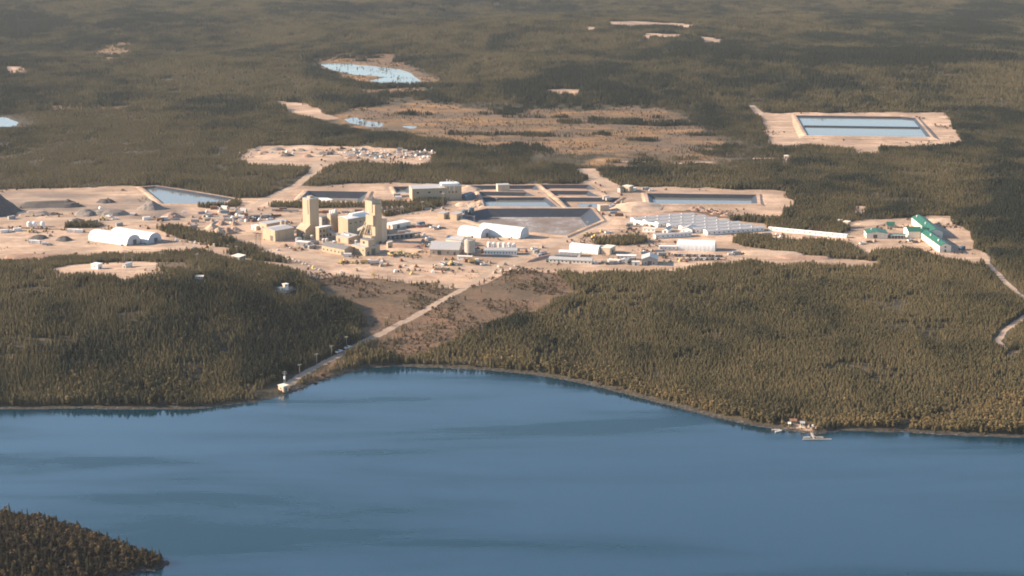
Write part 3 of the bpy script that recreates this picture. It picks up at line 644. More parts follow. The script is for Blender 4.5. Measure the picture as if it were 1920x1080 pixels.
scatter('undergrowth', shrubcol, X, Y, height(X, Y) - .1, rng.integers(0, 3, n), rot, np.stack([s * 1.1, s * 1.1, s], 1), st, 'low brown brush on the cut-over strips beside the gravel road', 'brush')
print('shrubs', n)
# ---------------------------------------------------------------- island trees, each its own thing
irg = random.Random(21)
kinds = []
for i in range(5):
    h = 8.; cmb = conifer(irg, h, [1.05, 1.3, .95, 1.4, 1.2][i], 13, 8, .38, [.9, .8, 1., .7, .8][i])
    kinds.append((cmb.mesh('crown', CONS), trunk_mb(h, .14).mesh('trunk', BARK)))
bkinds = []
for i in range(3): bkinds.append((birch(irg, 6.5, 1.5, 150, .42).mesh('crown', BIRS), trunk_mb(6., .11).mesh('trunk', BARK)))
def tree(name, label, cat, group, x, y, z, s, ks, sx=1.):
    e = bpy.data.objects.new(name, None); COL.objects.link(e); e.location = (x, y, z); e.rotation_euler = ((irg.random() - .5) * .1, (irg.random() - .5) * .1, irg.random() * 6.28); e.scale = (s * sx, s * sx, s)
    tag(e, label, cat, group); link('trunk', ks[1], e); link('crown', ks[0], e); return e
pts = []
X = np.arange(-330, -100, 3.7); Y = np.arange(700, 860, 4.0); X, Y = [a.ravel() for a in np.meshgrid(X, Y)]
X = X + (rng.random(X.shape) - .5) * 3.4; Y = Y + (rng.random(Y.shape) - .5) * 3.6
d = sdf(isl, X, Y, 30); Zi = height(X, Y); uu, vv = proj(X, Y, Zi + 4)
k = (d > 2.2) & (uu > -40) & (vv < 1100); X, Y, Zi, d, uu, vv = [a[k] for a in (X, Y, Zi, d, uu, vv)]
kk = rng.random(X.shape) < .93; X, Y, Zi, d, uu, vv = [a[kk] for a in (X, Y, Zi, d, uu, vv)]
print('island trees', len(X))
order = np.argsort(Y); X, Y, Zi, d, uu, vv = [a[order] for a in (X, Y, Zi, d, uu, vv)]
if len(X) > 296: X, Y, Zi, d, uu, vv = [a[:296] for a in (X, Y, Zi, d, uu, vv)]
for x, y, z, dd, u, v in zip(X, Y, Zi, d, uu, vv):
    r = irg.random(); big = irg.random()
    zone = 'at the island tip' if u > 235 else ('along the island waterline' if dd < 7 else ('on the island hump at the frame edge' if u < 90 else 'on the sloping middle of the island'))
    if r < .15:
        tree('birch_tree', 'golden leafed birch standing among dark spruces ' + zone, 'birch', 'golden birches ' + zone, x, y, z - .1, .5 + .28 * big, bkinds[irg.randrange(3)], 1.05)
    elif big > .62:
        tree('spruce_tree', 'tall narrow dark spruce rising above its neighbours ' + zone, 'spruce', 'tall spruces ' + zone, x, y, z - .1, .68 + .25 * irg.random(), kinds[irg.choice([0, 2, 4])], 1.1)
    else:
        tree('pine_tree', 'shorter bushy olive green conifer ' + zone, 'conifer', 'bushy conifers ' + zone, x, y, z - .1, .42 + .3 * irg.random(), kinds[irg.choice([1, 3, 4])], 1.35)
# ---------------------------------------------------------------- building kit
TAN = ribbed('tan_cladding', (.40, .31, .21), .6, 1.1, 'X', .17); CREAM = ribbed('cream_cladding', (.74, .66, .54), .6, .9); WHITEC = ribbed('white_cladding', (.78, .75, .70), .55, .9)
BEIGE = ribbed('beige_cladding', (.52, .40, .29), .65, 1.0); GREYW = ribbed('grey_cladding', (.33, .31, .29), .6, .9)
GREENR = ribbed('green_roof', (.02, .115, .07), .5, .8, 'X', .12); GREYR = ribbed('grey_roof', (.40, .39, .38), .5, .9); WHITER = ribbed('white_roof', (.78, .76, .73), .5, 1.2)
DARKR = ribbed('dark_roof', (.17, .165, .16), .6, .9); STEEL = plain('galvanised_steel', (.42, .41, .40), .45, .12, 1., .6); STEELD = plain('dark_steel', (.09, .085, .085), .6, .2, 1.)
YELS = plain('tan_painted_steel', (.42, .32, .21), .6, .15, .8); GLASS = plain('window_glass', (.035, .045, .055), .15, .1, 2.); DOORM = plain('dark_door', (.10, .09, .08), .6, .15, 1.)
FABRIC = ribbed('tent_fabric', (.74, .73, .70), .6, 3.2, 'X', .08, .6); FABEND_SHADED = plain('shaded_tent_end', (.42, .44, .455), .65, .06, .3); BLUES = plain('blue_painted_steel', (.05, .11, .16), .5, .2, .8)  # tent end colour greyed and blued to carry its shade
CONC = plain('concrete', (.40, .36, .31), .9, .15, .5); TIMBER = plain('weathered_timber', (.34, .26, .19), .9, .2, 1.2); YELLOW = plain('yellow_paint', (.58, .42, .16), .5, .15, 1.); WHITEP = plain('white_paint', (.80, .78, .74), .45, .06, 1.)
GREYP = plain('grey_paint', (.30, .30, .30), .5, .12, 1.); REDP = plain('red_paint', (.35, .07, .045), .5, .15, 1.); RUBBER = plain('tyre_rubber', (.025, .025, .026), .9, .1, 2.); RUST = plain('rusty_steel', (.22, .11, .065), .85, .3, .8)
def thing(name, label, cat, loc, rz=0, group=None):
    e = bpy.data.objects.new(name, None); COL.objects.link(e); e.location = loc; e.rotation_euler = (0, 0, rz); return tag(e, label, cat, group)
def box(mb, x0, x1, y0, y1, z0, z1, mi=0):
    p = [(x, y, z) for x in (x0, x1) for y in (y0, y1) for z in (z0, z1)]
    for f in ((0, 1, 3, 2), (4, 6, 7, 5), (0, 4, 5, 1), (2, 3, 7, 6), (0, 2, 6, 4), (1, 5, 7, 3)): mb.face([p[i] for i in f], mi)
def part(name, mat, parent, fn, smoothf=False):
    mb = MB(); fn(mb); return link(name, mb.mesh(name, mat, smoothf), parent)
def boxpart(name, mat, parent, *b): return part(name, mat, parent, lambda m: box(m, *b))
def tube(mb, p, q, r, n=6, r2=None): mb.cone(p, q, r, r if r2 is None else r2, n, 0, True)
def at(u, v):
    X, Y, Z = gnd(np.array([u]), np.array([v])); return float(X[0]), float(Y[0]), float(Z[0])
def frame(A, B):
    a = at(*A); b = at(*B); return a, math.atan2(b[1] - a[1], b[0] - a[0]), math.hypot(b[0] - a[0], b[1] - a[1]), min(a[2], b[2])
def openings(root, W, D, wins, doors):
    for face, n, z, w, h in wins:
        L = W if face in 'fb' else D
        for i in range(n):
            c = L * (i + .5) / n
            if face == 'f': b = (c - w / 2, c + w / 2, -.06, .04)
            elif face == 'b': b = (c - w / 2, c + w / 2, D - .04, D + .06)
            elif face == 'l': b = (-.06, .04, c - w / 2, c + w / 2)
            else: b = (W - .04, W + .06, c - w / 2, c + w / 2)
            boxpart('window', GLASS, root, *b, z, z + h)
    for face, t, w, h in doors:
        c = t * (W if face in 'fb' else D)
        if face == 'f': b = (c - w / 2, c + w / 2, -.09, .05)
        elif face == 'l': b = (-.09, .05, c - w / 2, c + w / 2)
        else: b = (W - .05, W + .09, c - w / 2, c + w / 2)
        boxpart('door', DOORM, root, *b, -.3, h)
def shell(root, W, D, h, roof, rise, wm, rm, over=.35, th=.22, base=-1.0):
    """walls and roof of a rectangular building, origin at its front left corner"""
    def walls(m):
        if roof == 'gx':
            m.face([(0, 0, base), (W, 0, base), (W, 0, h), (0, 0, h)]); m.face([(W, D, base), (0, D, base), (0, D, h), (W, D, h)])
            m.face([(0, D, base), (0, 0, base), (0, 0, h), (0, D / 2, h + rise), (0, D, h)]); m.face([(W, 0, base), (W, D, base), (W, D, h), (W, D / 2, h + rise), (W, 0, h)])
        elif roof == 'gy':
            m.face([(0, D, base), (0, 0, base), (0, 0, h), (0, D, h)]); m.face([(W, 0, base), (W, D, base), (W, D, h), (W, 0, h)])
            m.face([(0, 0, base), (W, 0, base), (W, 0, h), (W / 2, 0, h + rise), (0, 0, h)]); m.face([(W, D, base), (0, D, base), (0, D, h), (W / 2, D, h + rise), (W, D, h)])
        else:
            r = rise if roof == 'mono' else 0
            m.face([(0, 0, base), (W, 0, base), (W, 0, h), (0, 0, h)]); m.face([(W, D, base), (0, D, base), (0, D, h + r), (W, D, h + r)])
            m.face([(0, D, base), (0, 0, base), (0, 0, h), (0, D, h + r)]); m.face([(W, 0, base), (W, D, base), (W, D, h + r), (W, 0, h)])
    part('wall', wm, root, walls)
    def roofs(m):
        o = over
        def slab(a, b, c, d):
            t = Vector((0, 0, th)); P = [Vector(v) for v in (a, b, c, d)]; Q = [v + t for v in P]
            m.face(Q); m.face(P[::-1])
            for i in range(4): m.face([P[i], P[(i + 1) % 4], Q[(i + 1) % 4], Q[i]])
        if roof == 'gx':
            s = rise / (D / 2); z0 = h - s * o + .02
            slab((-o, -o, z0), (W + o, -o, z0), (W + o, D / 2, h + rise + .02), (-o, D / 2, h + rise + .02)); slab((W + o, D + o, z0), (-o, D + o, z0), (-o, D / 2, h + rise + .02), (W + o, D / 2, h + rise + .02))
        elif roof == 'gy':
            s = rise / (W / 2); z0 = h - s * o + .02
            slab((-o, D + o, z0), (-o, -o, z0), (W / 2, -o, h + rise + .02), (W / 2, D + o, h + rise + .02)); slab((W + o, -o, z0), (W + o, D + o, z0), (W / 2, D + o, h + rise + .02), (W / 2, -o, h + rise + .02))
        else:
            r = rise if roof == 'mono' else 0
            slab((-o, -o, h + .02), (W + o, -o, h + .02), (W + o, D + o, h + r + .02), (-o, D + o, h + r + .02))
    part('roof', rm, root, roofs)
def bld(name, label, cat, A, B, D, h, roof='flat', rise=0, wm=None, rm=None, wins=(), doors=(), group=None, over=.35):
    a, rz, W, z = frame(A, B); root = thing(name, label, cat, (a[0], a[1], z), rz, group)
    shell(root, W, D, h, roof, rise, wm or CREAM, rm or GREYR, over); openings(root, W, D, wins, doors); return root, W
def cor(name, label, cat, P, th, wl, wr, h, roof='flat', rise=0, wm=None, rm=None, wins=(), doors=(), group=None, over=.3):
    """building seen on its near corner P: left face wl, right face wr; th = turn of the left face"""
    p = at(*P); t = R(th); a = (p[0] - wl * math.cos(t), p[1] + wl * math.sin(t))
    root = thing(name, label, cat, (a[0], a[1], p[2]), -t, group)
    shell(root, wl, wr, h, roof, rise, wm or TAN, rm or GREYR, over); openings(root, wl, wr, wins, doors); return root
def dome(label, A, B, D, h, door=None, group=None):
    a, rz, W, z = frame(A, B); root = thing('fabric_dome', label, 'fabric dome', (a[0], a[1], z), rz, group)
    n = 18
    def prof(s=1.):
        return [(D / 2 - D / 2 * s * math.copysign(abs(math.cos(math.pi * k / n)) ** .8, math.cos(math.pi * k / n)), h * s * math.sin(math.pi * k / n) ** .85 if 0 < k < n else 0.) for k in range(n + 1)]
    def cover(m):
        P = prof(); xs = [0, W]; m_ = max(4, int(W / 3.2))
        for j in range(m_):
            x0, x1 = W * j / m_, W * (j + 1) / m_; xm = (x0 + x1) / 2; Q = prof(.988)
            for k in range(n):
                y0, z0 = P[k]; y1, z1 = P[k + 1]; q0, r0 = Q[k]; q1, r1 = Q[k + 1]
                m.face([(x0, y0, z0), (xm, q0, r0), (xm, q1, r1), (x0, y1, z1)]); m.face([(xm, q0, r0), (x1, y0, z0), (x1, y1, z1), (xm, q1, r1)])
        for k in range(n): m.face([(0, P[k][0], -.8 if k == 0 else P[k][1]), (W, P[k][0], -.8 if k == 0 else P[k][1]), (W, P[k][0], P[k][1]), (0, P[k][0], P[k][1])]) if k == 0 else None
    part('cover', FABRIC, root, cover)
    for x, s in ((0., -1), (W, 1)):
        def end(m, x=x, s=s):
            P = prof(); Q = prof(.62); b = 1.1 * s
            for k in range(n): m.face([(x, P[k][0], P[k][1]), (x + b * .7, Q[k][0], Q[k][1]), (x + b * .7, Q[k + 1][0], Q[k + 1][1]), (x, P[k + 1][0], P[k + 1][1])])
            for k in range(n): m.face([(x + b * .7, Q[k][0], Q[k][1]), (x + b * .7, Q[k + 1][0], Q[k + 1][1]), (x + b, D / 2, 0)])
        part('end_wall', FABEND_SHADED, root, end)
    if door: boxpart('door', DOORM, root, W + 1.0, W + 1.25, D / 2 - door[0] / 2, D / 2 + door[0] / 2, -.2, door[1])
    return root
# ---------------------------------------------------------------- white tents
dome('front one of the twin white tents on the sandy yard by the substation', (166, 450), (238, 461), 15.5, 7.6, (3.5, 4.), 'twin white tents')
dome('rear one of the twin white tents on the sandy yard by the substation', (206, 446.5), (278, 457.3), 15., 7.8, (3.5, 4.), 'twin white tents')
dome('short white tent with a square dark door beside the tailings basin', (858, 440.5), (901, 446.6), 15., 6.9, (2.6, 3.2))
dome('longer white tent nearest the corner of the tailings basin', (897, 439), (975, 448.3), 14.5, 8.2)
dome('white tent standing in front of the small flat beige shed', (1067, 471.5), (1121, 477.3), 9., 6.4)
dome('broad white tent with a trailer at its left end, above the car park', (1270, 469.3), (1340, 471.6), 12., 7.4)
# ---------------------------------------------------------------- green roofed camp
ROOFV = lambda root, pts: [part('roof_vent', WHITEP, root, lambda m, p=p: (box(m, p[0] - .45, p[0] + .45, p[1] - .6, p[1] + .6, p[2] - .5, p[2] + 1.5))) for p in pts]
r, W = bld('camp_block', 'low detached green roofed block, leftmost of the green roofed camp', 'camp building', (1624.4, 447), (1664, 447.5), 15, 4.3, 'gy', 1.3, CREAM, GREENR, [('l', 5, 1.4, 1.1, 1.2)], [('f', .42, 3.2, 3.2)]); ROOFV(r, [(W * .3, 9, 5.1)])
bld('camp_shed', 'tiny green roofed shed behind the camp walkway', 'shed', (1663, 427.5), (1677, 427.6), 6, 2.6, 'gx', 2., GREYW, GREENR, [], [('l', .5, 1.2, 2.1)])
r, W = bld('camp_walkway', 'covered walkway with a thin green roof between two camp blocks', 'walkway', (1668, 446.6), (1697, 447), 4.5, 2.7, 'gx', .6, DARKR, GREENR)
for i in range(5): boxpart('post', WHITEP, r, W * (i + .5) / 5 - .15, W * (i + .5) / 5 + .15, -1.4, -1.1, -.5, 2.7)
boxpart('canopy', WHITER, r, -.2, W + .2, -1.7, -.36, 2.72, 2.9)
r, W = bld('camp_hall', 'central camp hall with pale broad front wall and green roof', 'camp building', (1703, 446.6), (1739, 446.8), 17, 5.6, 'gx', 2.1, CREAM, GREENR, [('l', 4, 3.2, 1.1, 1.2)], [('l', .5, 1.3, 2.2)]); ROOFV(r, [(W * .75, 5, 6.9)])
r, W = bld('camp_wing', 'front green roofed dormitory wing with its small gable facing the lake', 'camp building', (1761.3, 473.2), (1783, 472.9), 52, 5.3, 'gy', 1.9, CREAM, GREENR, [('l', 14, 1.0, 1.1, 1.2), ('l', 14, 3.5, 1.1, 1.2), ('f', 1, 3.6, 1.2, 1.2)], [('f', .5, 1.4, 2.3)]); ROOFV(r, [(W * .28, 12, 6.4), (W * .28, 33, 6.4)])
r, W = bld('camp_wing', 'rear green roofed dormitory wing running back towards the woods', 'camp building', (1741.5, 447), (1767, 446.7), 60, 5.5, 'gy', 2.2, CREAM, GREENR, [('l', 12, 1.0, 1.1, 1.2), ('l', 12, 3.6, 1.1, 1.2)], [('f', .7, 1.4, 2.3)]); ROOFV(r, [(W * .28, 25, 6.8), (W * .28, 55, 6.8)])
# ---------------------------------------------------------------- trailer rows
names = ['rearmost', 'second rearmost', 'third from the rear', 'middle', 'third from the front', 'second front', 'front']
for i in range(7):
    t = i / 6; A_ = (1190 + 136 * t, 417.5 + 23.5 * t); B_ = (1303 + 130 * t, 408.5 + 24.5 * t)
    r, W = bld('dormitory_row', names[i] + ' row of the long grey roofed dormitory trailers', 'dormitory', A_, B_, 8.2, 2.9, 'gx', 1.0, WHITEC, GREYR, [('f', 12, 1.1, 1.0, 1.0)], [('l', .5, 1.1, 2.1)], 'rows of dormitory trailers', .25)
    for k in range(4): part('roof_vent', WHITEP, r, lambda m, k=k: box(m, W * (.2 + .2 * k) - .35, W * (.2 + .2 * k) + .35, 2.2, 2.9, 3.3, 4.3))
bld('white_corridor', 'long white corridor closing the left ends of the dormitory rows', 'corridor', (1187, 420), (1233, 426.5), 2.6, 2.7, 'gx', .5, WHITEC, WHITER, [('f', 5, 1.2, .9, .8)])
bld('site_trailer', 'white trailer with a yellowish flat roof before the dormitory rows', 'trailer', (1205, 434.5), (1228, 436), 4.5, 3, 'flat', 0, WHITEC, CREAM, [('f', 3, 1.2, .9, .9)])
bld('entry_porch', 'small white gabled porch at the front of the dormitory rows', 'porch', (1241.5, 436.5), (1252, 437.4), 12, 2.8, 'gy', 1.3, WHITEC, GREYR, [], [('f', .5, 1.4, 2.1)])
bld('recreation_block', 'white gabled block between the porch and the front dormitory row', 'camp building', (1277, 436.), (1297, 438), 14, 3.2, 'gy', 1.5, WHITEC, GREYR, [('f', 2, 1.2, 1, 1)])
bld('site_trailer', 'left one of two end to end grey roofed trailers before the rows', 'trailer', (1229, 447.6), (1266, 445.2), 5, 2.9, 'gx', .5, WHITEC, GREYR, [('f', 4, 1.2, .9, .9)], [('l', .5, 1., 2.)])
bld('site_trailer', 'right one of two end to end grey roofed trailers before the rows', 'trailer', (1267, 445.1), (1297, 443), 5, 2.9, 'gx', .5, WHITEC, GREYR, [('f', 4, 1.2, .9, .9)], [('r', .5, 1., 2.)])
bld('small_shed', 'small grey shed just outside the left end of the dormitory rows', 'shed', (1175, 425), (1187, 425), 4, 2.6, 'flat', 0, GREYW, GREYR, [], [('f', .4, 1, 2)])
r, W = bld('covered_walkway', 'long white covered walkway from the dormitory rows to the green roofed camp', 'walkway', (1441, 432.3), (1587, 446.6), 2.6, 2.5, 'gx', .5, WHITEC, WHITER, [('f', 14, 1.3, .8, .6)])
bld('site_trailer', 'low white trailer joined to the left end of the broad tent', 'trailer', (1236, 469), (1267.5, 469.3), 3.4, 3, 'flat', 0, WHITEC, WHITER, [('f', 4, 1.3, .8, .7)])
# ---------------------------------------------------------------- offices in front of the beige shed
r, W = bld('office_block', 'long grey roofed office with a window row at the forest edge', 'office', (1029, 492.5), (1109, 496), 8, 2.9, 'gx', 1.2, CREAM, GREYR, [('f', 11, 1.2, 1, 1)], [('f', .5, 1.2, 2.1)])
part('tank', BLUES, r, lambda m: tube(m, (-2.2, 1.5, 1.5), (-.4, 1.5, 1.5), 1.4, 12))
bld('office_block', 'dark roofed low building behind the long grey roofed office', 'office', (1040, 485), (1080, 487), 6, 2.8, 'flat', 0, GREYW, DARKR, [('f', 5, 1.2, .9, .8)])
bld('office_block', 'white roofed low building below the tent with the beige shed', 'office', (1048, 479), (1087, 481.5), 6, 3, 'gx', .8, CREAM, WHITER, [('f', 5, 1.2, .9, .8)])
cor('beige_shed', 'small flat beige shed right behind the middle white tent', 'shed', (1143.5, 477.8), 24, 7.2, 12, 5, 'flat', 0, BEIGE, CREAM, [], [('r', .5, 3, 3.2)])
bld('site_trailer', 'white trailer between the long office and the grey gabled workshop', 'trailer', (1139, 494), (1160, 495.5), 4, 3, 'flat', 0, WHITEC, CREAM, [('f', 3, 1.2, .9, .9)])
bld('site_trailer', 'long pale trailer behind the grey gabled workshop', 'trailer', (1156, 486), (1192, 487), 4, 2.9, 'gx', .5, CREAM, WHITER, [('f', 5, 1.2, .9, .9)])
bld('site_trailer', 'short grey trailer beside the grey gabled workshop', 'trailer', (1163, 495), (1176, 496), 6, 3.1, 'gy', .6, GREYW, GREYR, [('f', 1, 1.2, .9, .9)])
bld('site_trailer', 'small white hut touching the left side of the grey gabled workshop', 'hut', (1185, 497.6), (1199, 498), 3, 2.8, 'flat', 0, WHITEC, CREAM, [], [('f', .5, 1.2, 2.1)])
bld('workshop', 'grey gabled workshop at the edge of the right hand forest', 'workshop', (1203, 497), (1233, 497.8), 14, 4.6, 'gy', 2.3, GREYW, GREYR, [('f', 2, 1.2, 1, 1)], [('f', .5, 3, 3.2)])
# ---------------------------------------------------------------- centre: pale roofed shop, silo, long hut, tanks
bld('maintenance_shop', 'beige shop with a big pale grey roof beside the concrete silo', 'workshop', (806, 477.5), (860, 479), 20, 4.4, 'gx', 4.2, BEIGE, GREYR, [('f', 4, 1.4, 1, 1.2)], [('f', .86, 1.6, 2.4), ('f', .33, 2.8, 3.4)], None, .6)
bld('grey_shed', 'grey gabled shed between the pale roofed shop and the short tent', 'shed', (836, 459.5), (866, 462), 9, 5, 'gx', 2, CREAM, GREYR)
x, y, z = at(881, 478.5); r = thing('silo', 'pale concrete silo with a head house standing among the yard buildings', 'silo', (x, y, z))
part('barrel', CONC, r, lambda m: tube(m, (0, 0, 2.6), (0, 0, 12.2), 4.1, 24)); MATS['concrete'].node_tree.nodes['Principled BSDF']
part('skirt', CONC, r, lambda m: [tube(m, (3.3 * math.cos(a), 3.3 * math.sin(a), -.6), (3.3 * math.cos(a), 3.3 * math.sin(a), 2.6), .45, 6) for a in [k * 1.047 for k in range(6)]])
part('hopper', STEEL, r, lambda m: m.cone((0, 0, 2.6), (0, 0, .9), 2.9, .6, 16)); boxpart('head_house', CREAM, r, -1.8, 1.2, -1.6, 1.6, 12.2, 15)
part('ladder', STEEL, r, lambda m: [box(m, -4.4, -4.15, -.5, -.4, 0, 12.5), box(m, -4.4, -4.15, .4, .5, 0, 12.5)] + [box(m, -4.35, -4.2, -.4, .4, .5 + .6 * k, .56 + .6 * k) for k in range(19)])
bld('site_trailer', 'white trailer at the foot of the concrete silo', 'trailer', (857, 487.5), (884, 488.5), 3.5, 2.9, 'flat', 0, WHITEC, CREAM, [('f', 3, 1.3, .8, .7)], [('f', .5, 1, 2)])
bld('long_hut', 'long white walled hut with grey roof below the row of white tanks', 'hut', (908, 476.7), (969, 478), 8, 3.3, 'gx', 1.4, WHITEC, GREYR, [('f', 11, 1.2, 1, 1)], [('r', .5, 1.4, 2.2)])
for i in range(6):
    x, y, z = at(917 + 9.4 * i, 464 + .4 * i); t = thing('white_tank', ['leftmost', 'second from the left', 'third from the left', 'fourth from the left', 'fifth from the left', 'rightmost'][i] + ' of six white tanks behind the long hut', 'tank', (x, y, z), 0, 'row of six white tanks')
    part('shell', WHITEP, t, lambda m: tube(m, (0, 0, -.3), (0, 0, 3.7), 1.55, 14)); part('domed_top', WHITEP, t, lambda m: (m.cone((0, 0, 3.7), (0, 0, 4.3), 1.55, 1.0, 14), m.cone((0, 0, 4.3), (0, 0, 4.6), 1., .1, 14)))
    part('pipe', STEEL, t, lambda m: (tube(m, (.9, -1.5, 0), (.9, -1.5, 4.9), .13), tube(m, (.9, -1.5, 4.9), (0, 0, 4.9), .13)))
# ---------------------------------------------------------------- headframes and mill
TH = 45
cor('storage_shed', 'tan gable end shed nearest the stockpiles, left of the first headframe', 'shed', (516.2, 453), TH, 16.5, 19, 8.6, 'gy', 1.0, TAN, GREYR, [], [('l', .5, .1, .1), ('f', .72, 3.6, 4.2)])
cor('storage_shed', 'smaller tan shed tucked behind the big tan shed', 'shed', (500, 434), TH, 9.5, 22, 6., 'flat', 0, TAN, GREYR, [], [('f', .5, 3, 3.4)])
cor('pump_hut', 'small cream hut at the left foot of the tan sheds', 'hut', (480, 432), TH, 6, 5, 3.4, 'flat', 0, CREAM, WHITER, [], [('f', .5, 1.2, 2.2)])
for i, (u, v, rr, hh) in enumerate(((530, 436, 1.9, 9.5), (537.5, 434, 1.7, 8.6), (543, 436, 1.3, 6))):
    x, y, z = at(u, v); t = thing('tan_bin', ['tallest', 'middle', 'shortest'][i] + ' of three round tan bins behind the tan sheds', 'bin', (x, y, z), 0, 'round tan bins')
    part('shell', YELS, t, lambda m: tube(m, (0, 0, -.5), (0, 0, hh), rr, 14)); part('lid', STEEL, t, lambda m: m.cone((0, 0, hh), (0, 0, hh + .9), rr * 1.06, .2, 14))
def lattice(m, p, q, w, r, n):
    p, q = Vector(p), Vector(q); d = (q - p).normalized(); s = Vector((0, 1, 0)) * w
    for o in (-s, s): tube(m, p + o, q + o, r, 5)
    for i in range(n):
        a, b = p.lerp(q, i / n), p.lerp(q, (i + 1) / n); tube(m, a - s, b + s, r * .6, 4); tube(m, b - s, b + s, r * .6, 4)
# first headframe
p = at(582, 446); t = R(TH); r = thing('headframe', 'left mine headframe, plain tan tower with a slant roofed base', 'headframe', p, -t)
boxpart('tower', TAN, r, -9, 0, 0, 9.4, -1, 31.5); boxpart('recess_shade', STEELD, r, -2.6, -1.5, -.05, .3, 19, 31); boxpart('roof', GREYR, r, -9.2, .2, -.2, 9.6, 31.52, 31.85)  # dark strip on the tower face paints the shade of a recess
def slant(m):
    P = [(-11, -5.5), (.6, -5.5), (.6, 0), (-11, 0)]
    m.face([(-11, -5.5, -1), (.6, -5.5, -1), (.6, -5.5, 7.2), (-11, -5.5, 7.2)]); m.face([(.6, -5.5, -1), (.6, -.02, -1), (.6, -.02, 11), (.6, -5.5, 7.2)]); m.face([(-11, -.02, -1), (-11, -5.5, -1), (-11, -5.5, 7.2), (-11, -.02, 11)]); m.face([(-11, -.02, -1), (.6, -.02, -1), (.6, -.02, 11), (-11, -.02, 11)][::-1])
part('base_house', TAN, r, slant); part('base_roof', TAN, r, lambda m: m.face([(-11.3, -5.8, 7.15), (.9, -5.8, 7.15), (.9, -.02, 11.2), (-11.3, -.02, 11.2)]))
boxpart('door', DOORM, r, -5, -2, -5.6, -5.4, -.5, 4.2)
part('back_leg', YELS, r, lambda m: lattice(m, (-9.2, 3, 22.5), (-18.5, 3, 0), 1.5, .32, 8)); part('penthouse', TAN, r, lambda m: box(m, -7, -3, 3, 7, 31.86, 33.2))
cor('ore_bin', 'dark grey clad block between the first headframe and the mill', 'building', (604, 435.5), TH, 5.5, 8, 12.6, 'flat', 0, GREYW, DARKR, [('r', 2, 9, 1.2, 1.2)])
r = cor('ore_bin', 'tall narrow tan ore bin with fans on its roof beside the mill', 'building', (620.5, 436), TH, 4.5, 8, 15, 'flat', 0, TAN, GREYR, [], [('l', .5, 1.4, 2.4)])
for k in range(3): part('roof_fan', WHITEP, r, lambda m, k=k: (tube(m, (2.2, 1.6 + 2.4 * k, 15.2), (2.2, 1.6 + 2.4 * k, 17.4), .9, 12), tube(m, (2.2, 1.6 + 2.4 * k, 17.4), (3.1, 1.6 + 2.4 * k, 18.1), .75, 10)))
r = cor('transfer_house', 'short pale fronted house standing at the foot of the ore bin', 'building', (598.5, 451.5), TH, 4.2, 13.5, 10.5, 'flat', 0, TAN, WHITER, [('r', 4, 6.5, 1.5, 2.), ('r', 4, 2.5, 1.5, 2.)])
r = cor('mill', 'big tan mill with a white roof between the two headframes', 'mill', (653, 441.5), TH, 12.5, 27, 13.4, 'gy', 1.2, TAN, WHITER, [('r', 5, 9, 2, 1.2)], [('l', .5, .1, .1)])
part('roof_ridge_house', WHITER, r, lambda m: box(m, 4.2, 8, 8, 22, 14.2, 16.2)); part('pipe', STEEL, r, lambda m: [tube(m, (12.4, 2 + 4 * k, 0), (12.4, 2 + 4 * k, 12), .25) for k in range(4)])
r = cor('crusher_house', 'low tan crusher house in front of the mill', 'building', (653, 457.5), TH, 16, 10, 4.6, 'mono', 1.2, TAN, GREYR, [('r', 2, 1.5, 1.2, 1.2)], [('f', .3, 2.4, 3)])
part('duct', STEEL, r, lambda m: [tube(m, (3 + 2.2 * k, 5, 5.2), (5.2 + 2.2 * k, 5, 6.9 - .3 * k), .7, 8) for k in range(4)])
# second headframe
p = at(704, 457.5); r = thing('headframe', 'right mine headframe, stepped tan tower with an overhanging head and mast', 'headframe', p, -t)
boxpart('tower', TAN, r, -6.6, 0, 0, 7., -1, 31.5); boxpart('head', TAN, r, -11.5, -3., -.4, 9.6, 24.8, 34.2); boxpart('roof', DARKR, r, -11.7, -2.8, -.6, 9.8, 34.22, 34.5)
boxpart('side_house', TAN, r, -9.2, -.4, -1.8, -.02, 15., 23.); boxpart('base_house', TAN, r, -10, .1, -4.4, -.03, -1, 6.6); boxpart('skip_house', BEIGE, r, -5, -.4, 7.03, 12.8, -1, 19)
part('railing', STEELD, r, lambda m: [box(m, -11.6 + 1.4 * k, -11.45 + 1.4 * k, -.5, -.35, 34.5, 36.6) for k in range(7)] + [box(m, -11.6, -2.9, -.5, -.4, 36.4, 36.6), box(m, -3., -2.9, -.5, 9.7, 36.4, 36.6), box(m, -11.6, -2.9, -.5, -.4, 35.4, 35.55)] + [box(m, -3., -2.9, -.4 + 1.6 * k, -.25 + 1.6 * k, 34.5, 36.6) for k in range(7)])
part('mast', STEELD, r, lambda m: tube(m, (-7, 4, 34.5), (-7, 4, 41), .2, 5, .08)); part('sheave', STEELD, r, lambda m: [tube(m, (-9, 2 + 3 * k, 35.6), (-9, 2.4 + 3 * k, 35.6), 1.5, 14) for k in range(2)])
part('back_leg', YELS, r, lambda m: lattice(m, (-7, 1, 22), (-19, 1, 4), 2, .38, 7)); part('back_leg', YELS, r, lambda m: lattice(m, (-6.8, 1, 20), (-9.5, -5, 0), 1.2, .34, 6))
part('conveyor_gallery', GREYW, r, lambda m: [m.face([(-6.7, 3, 15), (-26, 3, 6), (-26, 3, 8.2), (-6.7, 3, 17.2)]), m.face([(-26, 5.6, 6), (-6.7, 5.6, 15), (-6.7, 5.6, 17.2), (-26, 5.6, 8.2)]), m.face([(-6.7, 3, 17.2), (-26, 3, 8.2), (-26, 5.6, 8.2), (-6.7, 5.6, 17.2)]), m.face([(-26, 3, 6), (-6.7, 3, 15), (-6.7, 5.6, 15), (-26, 5.6, 6)])])
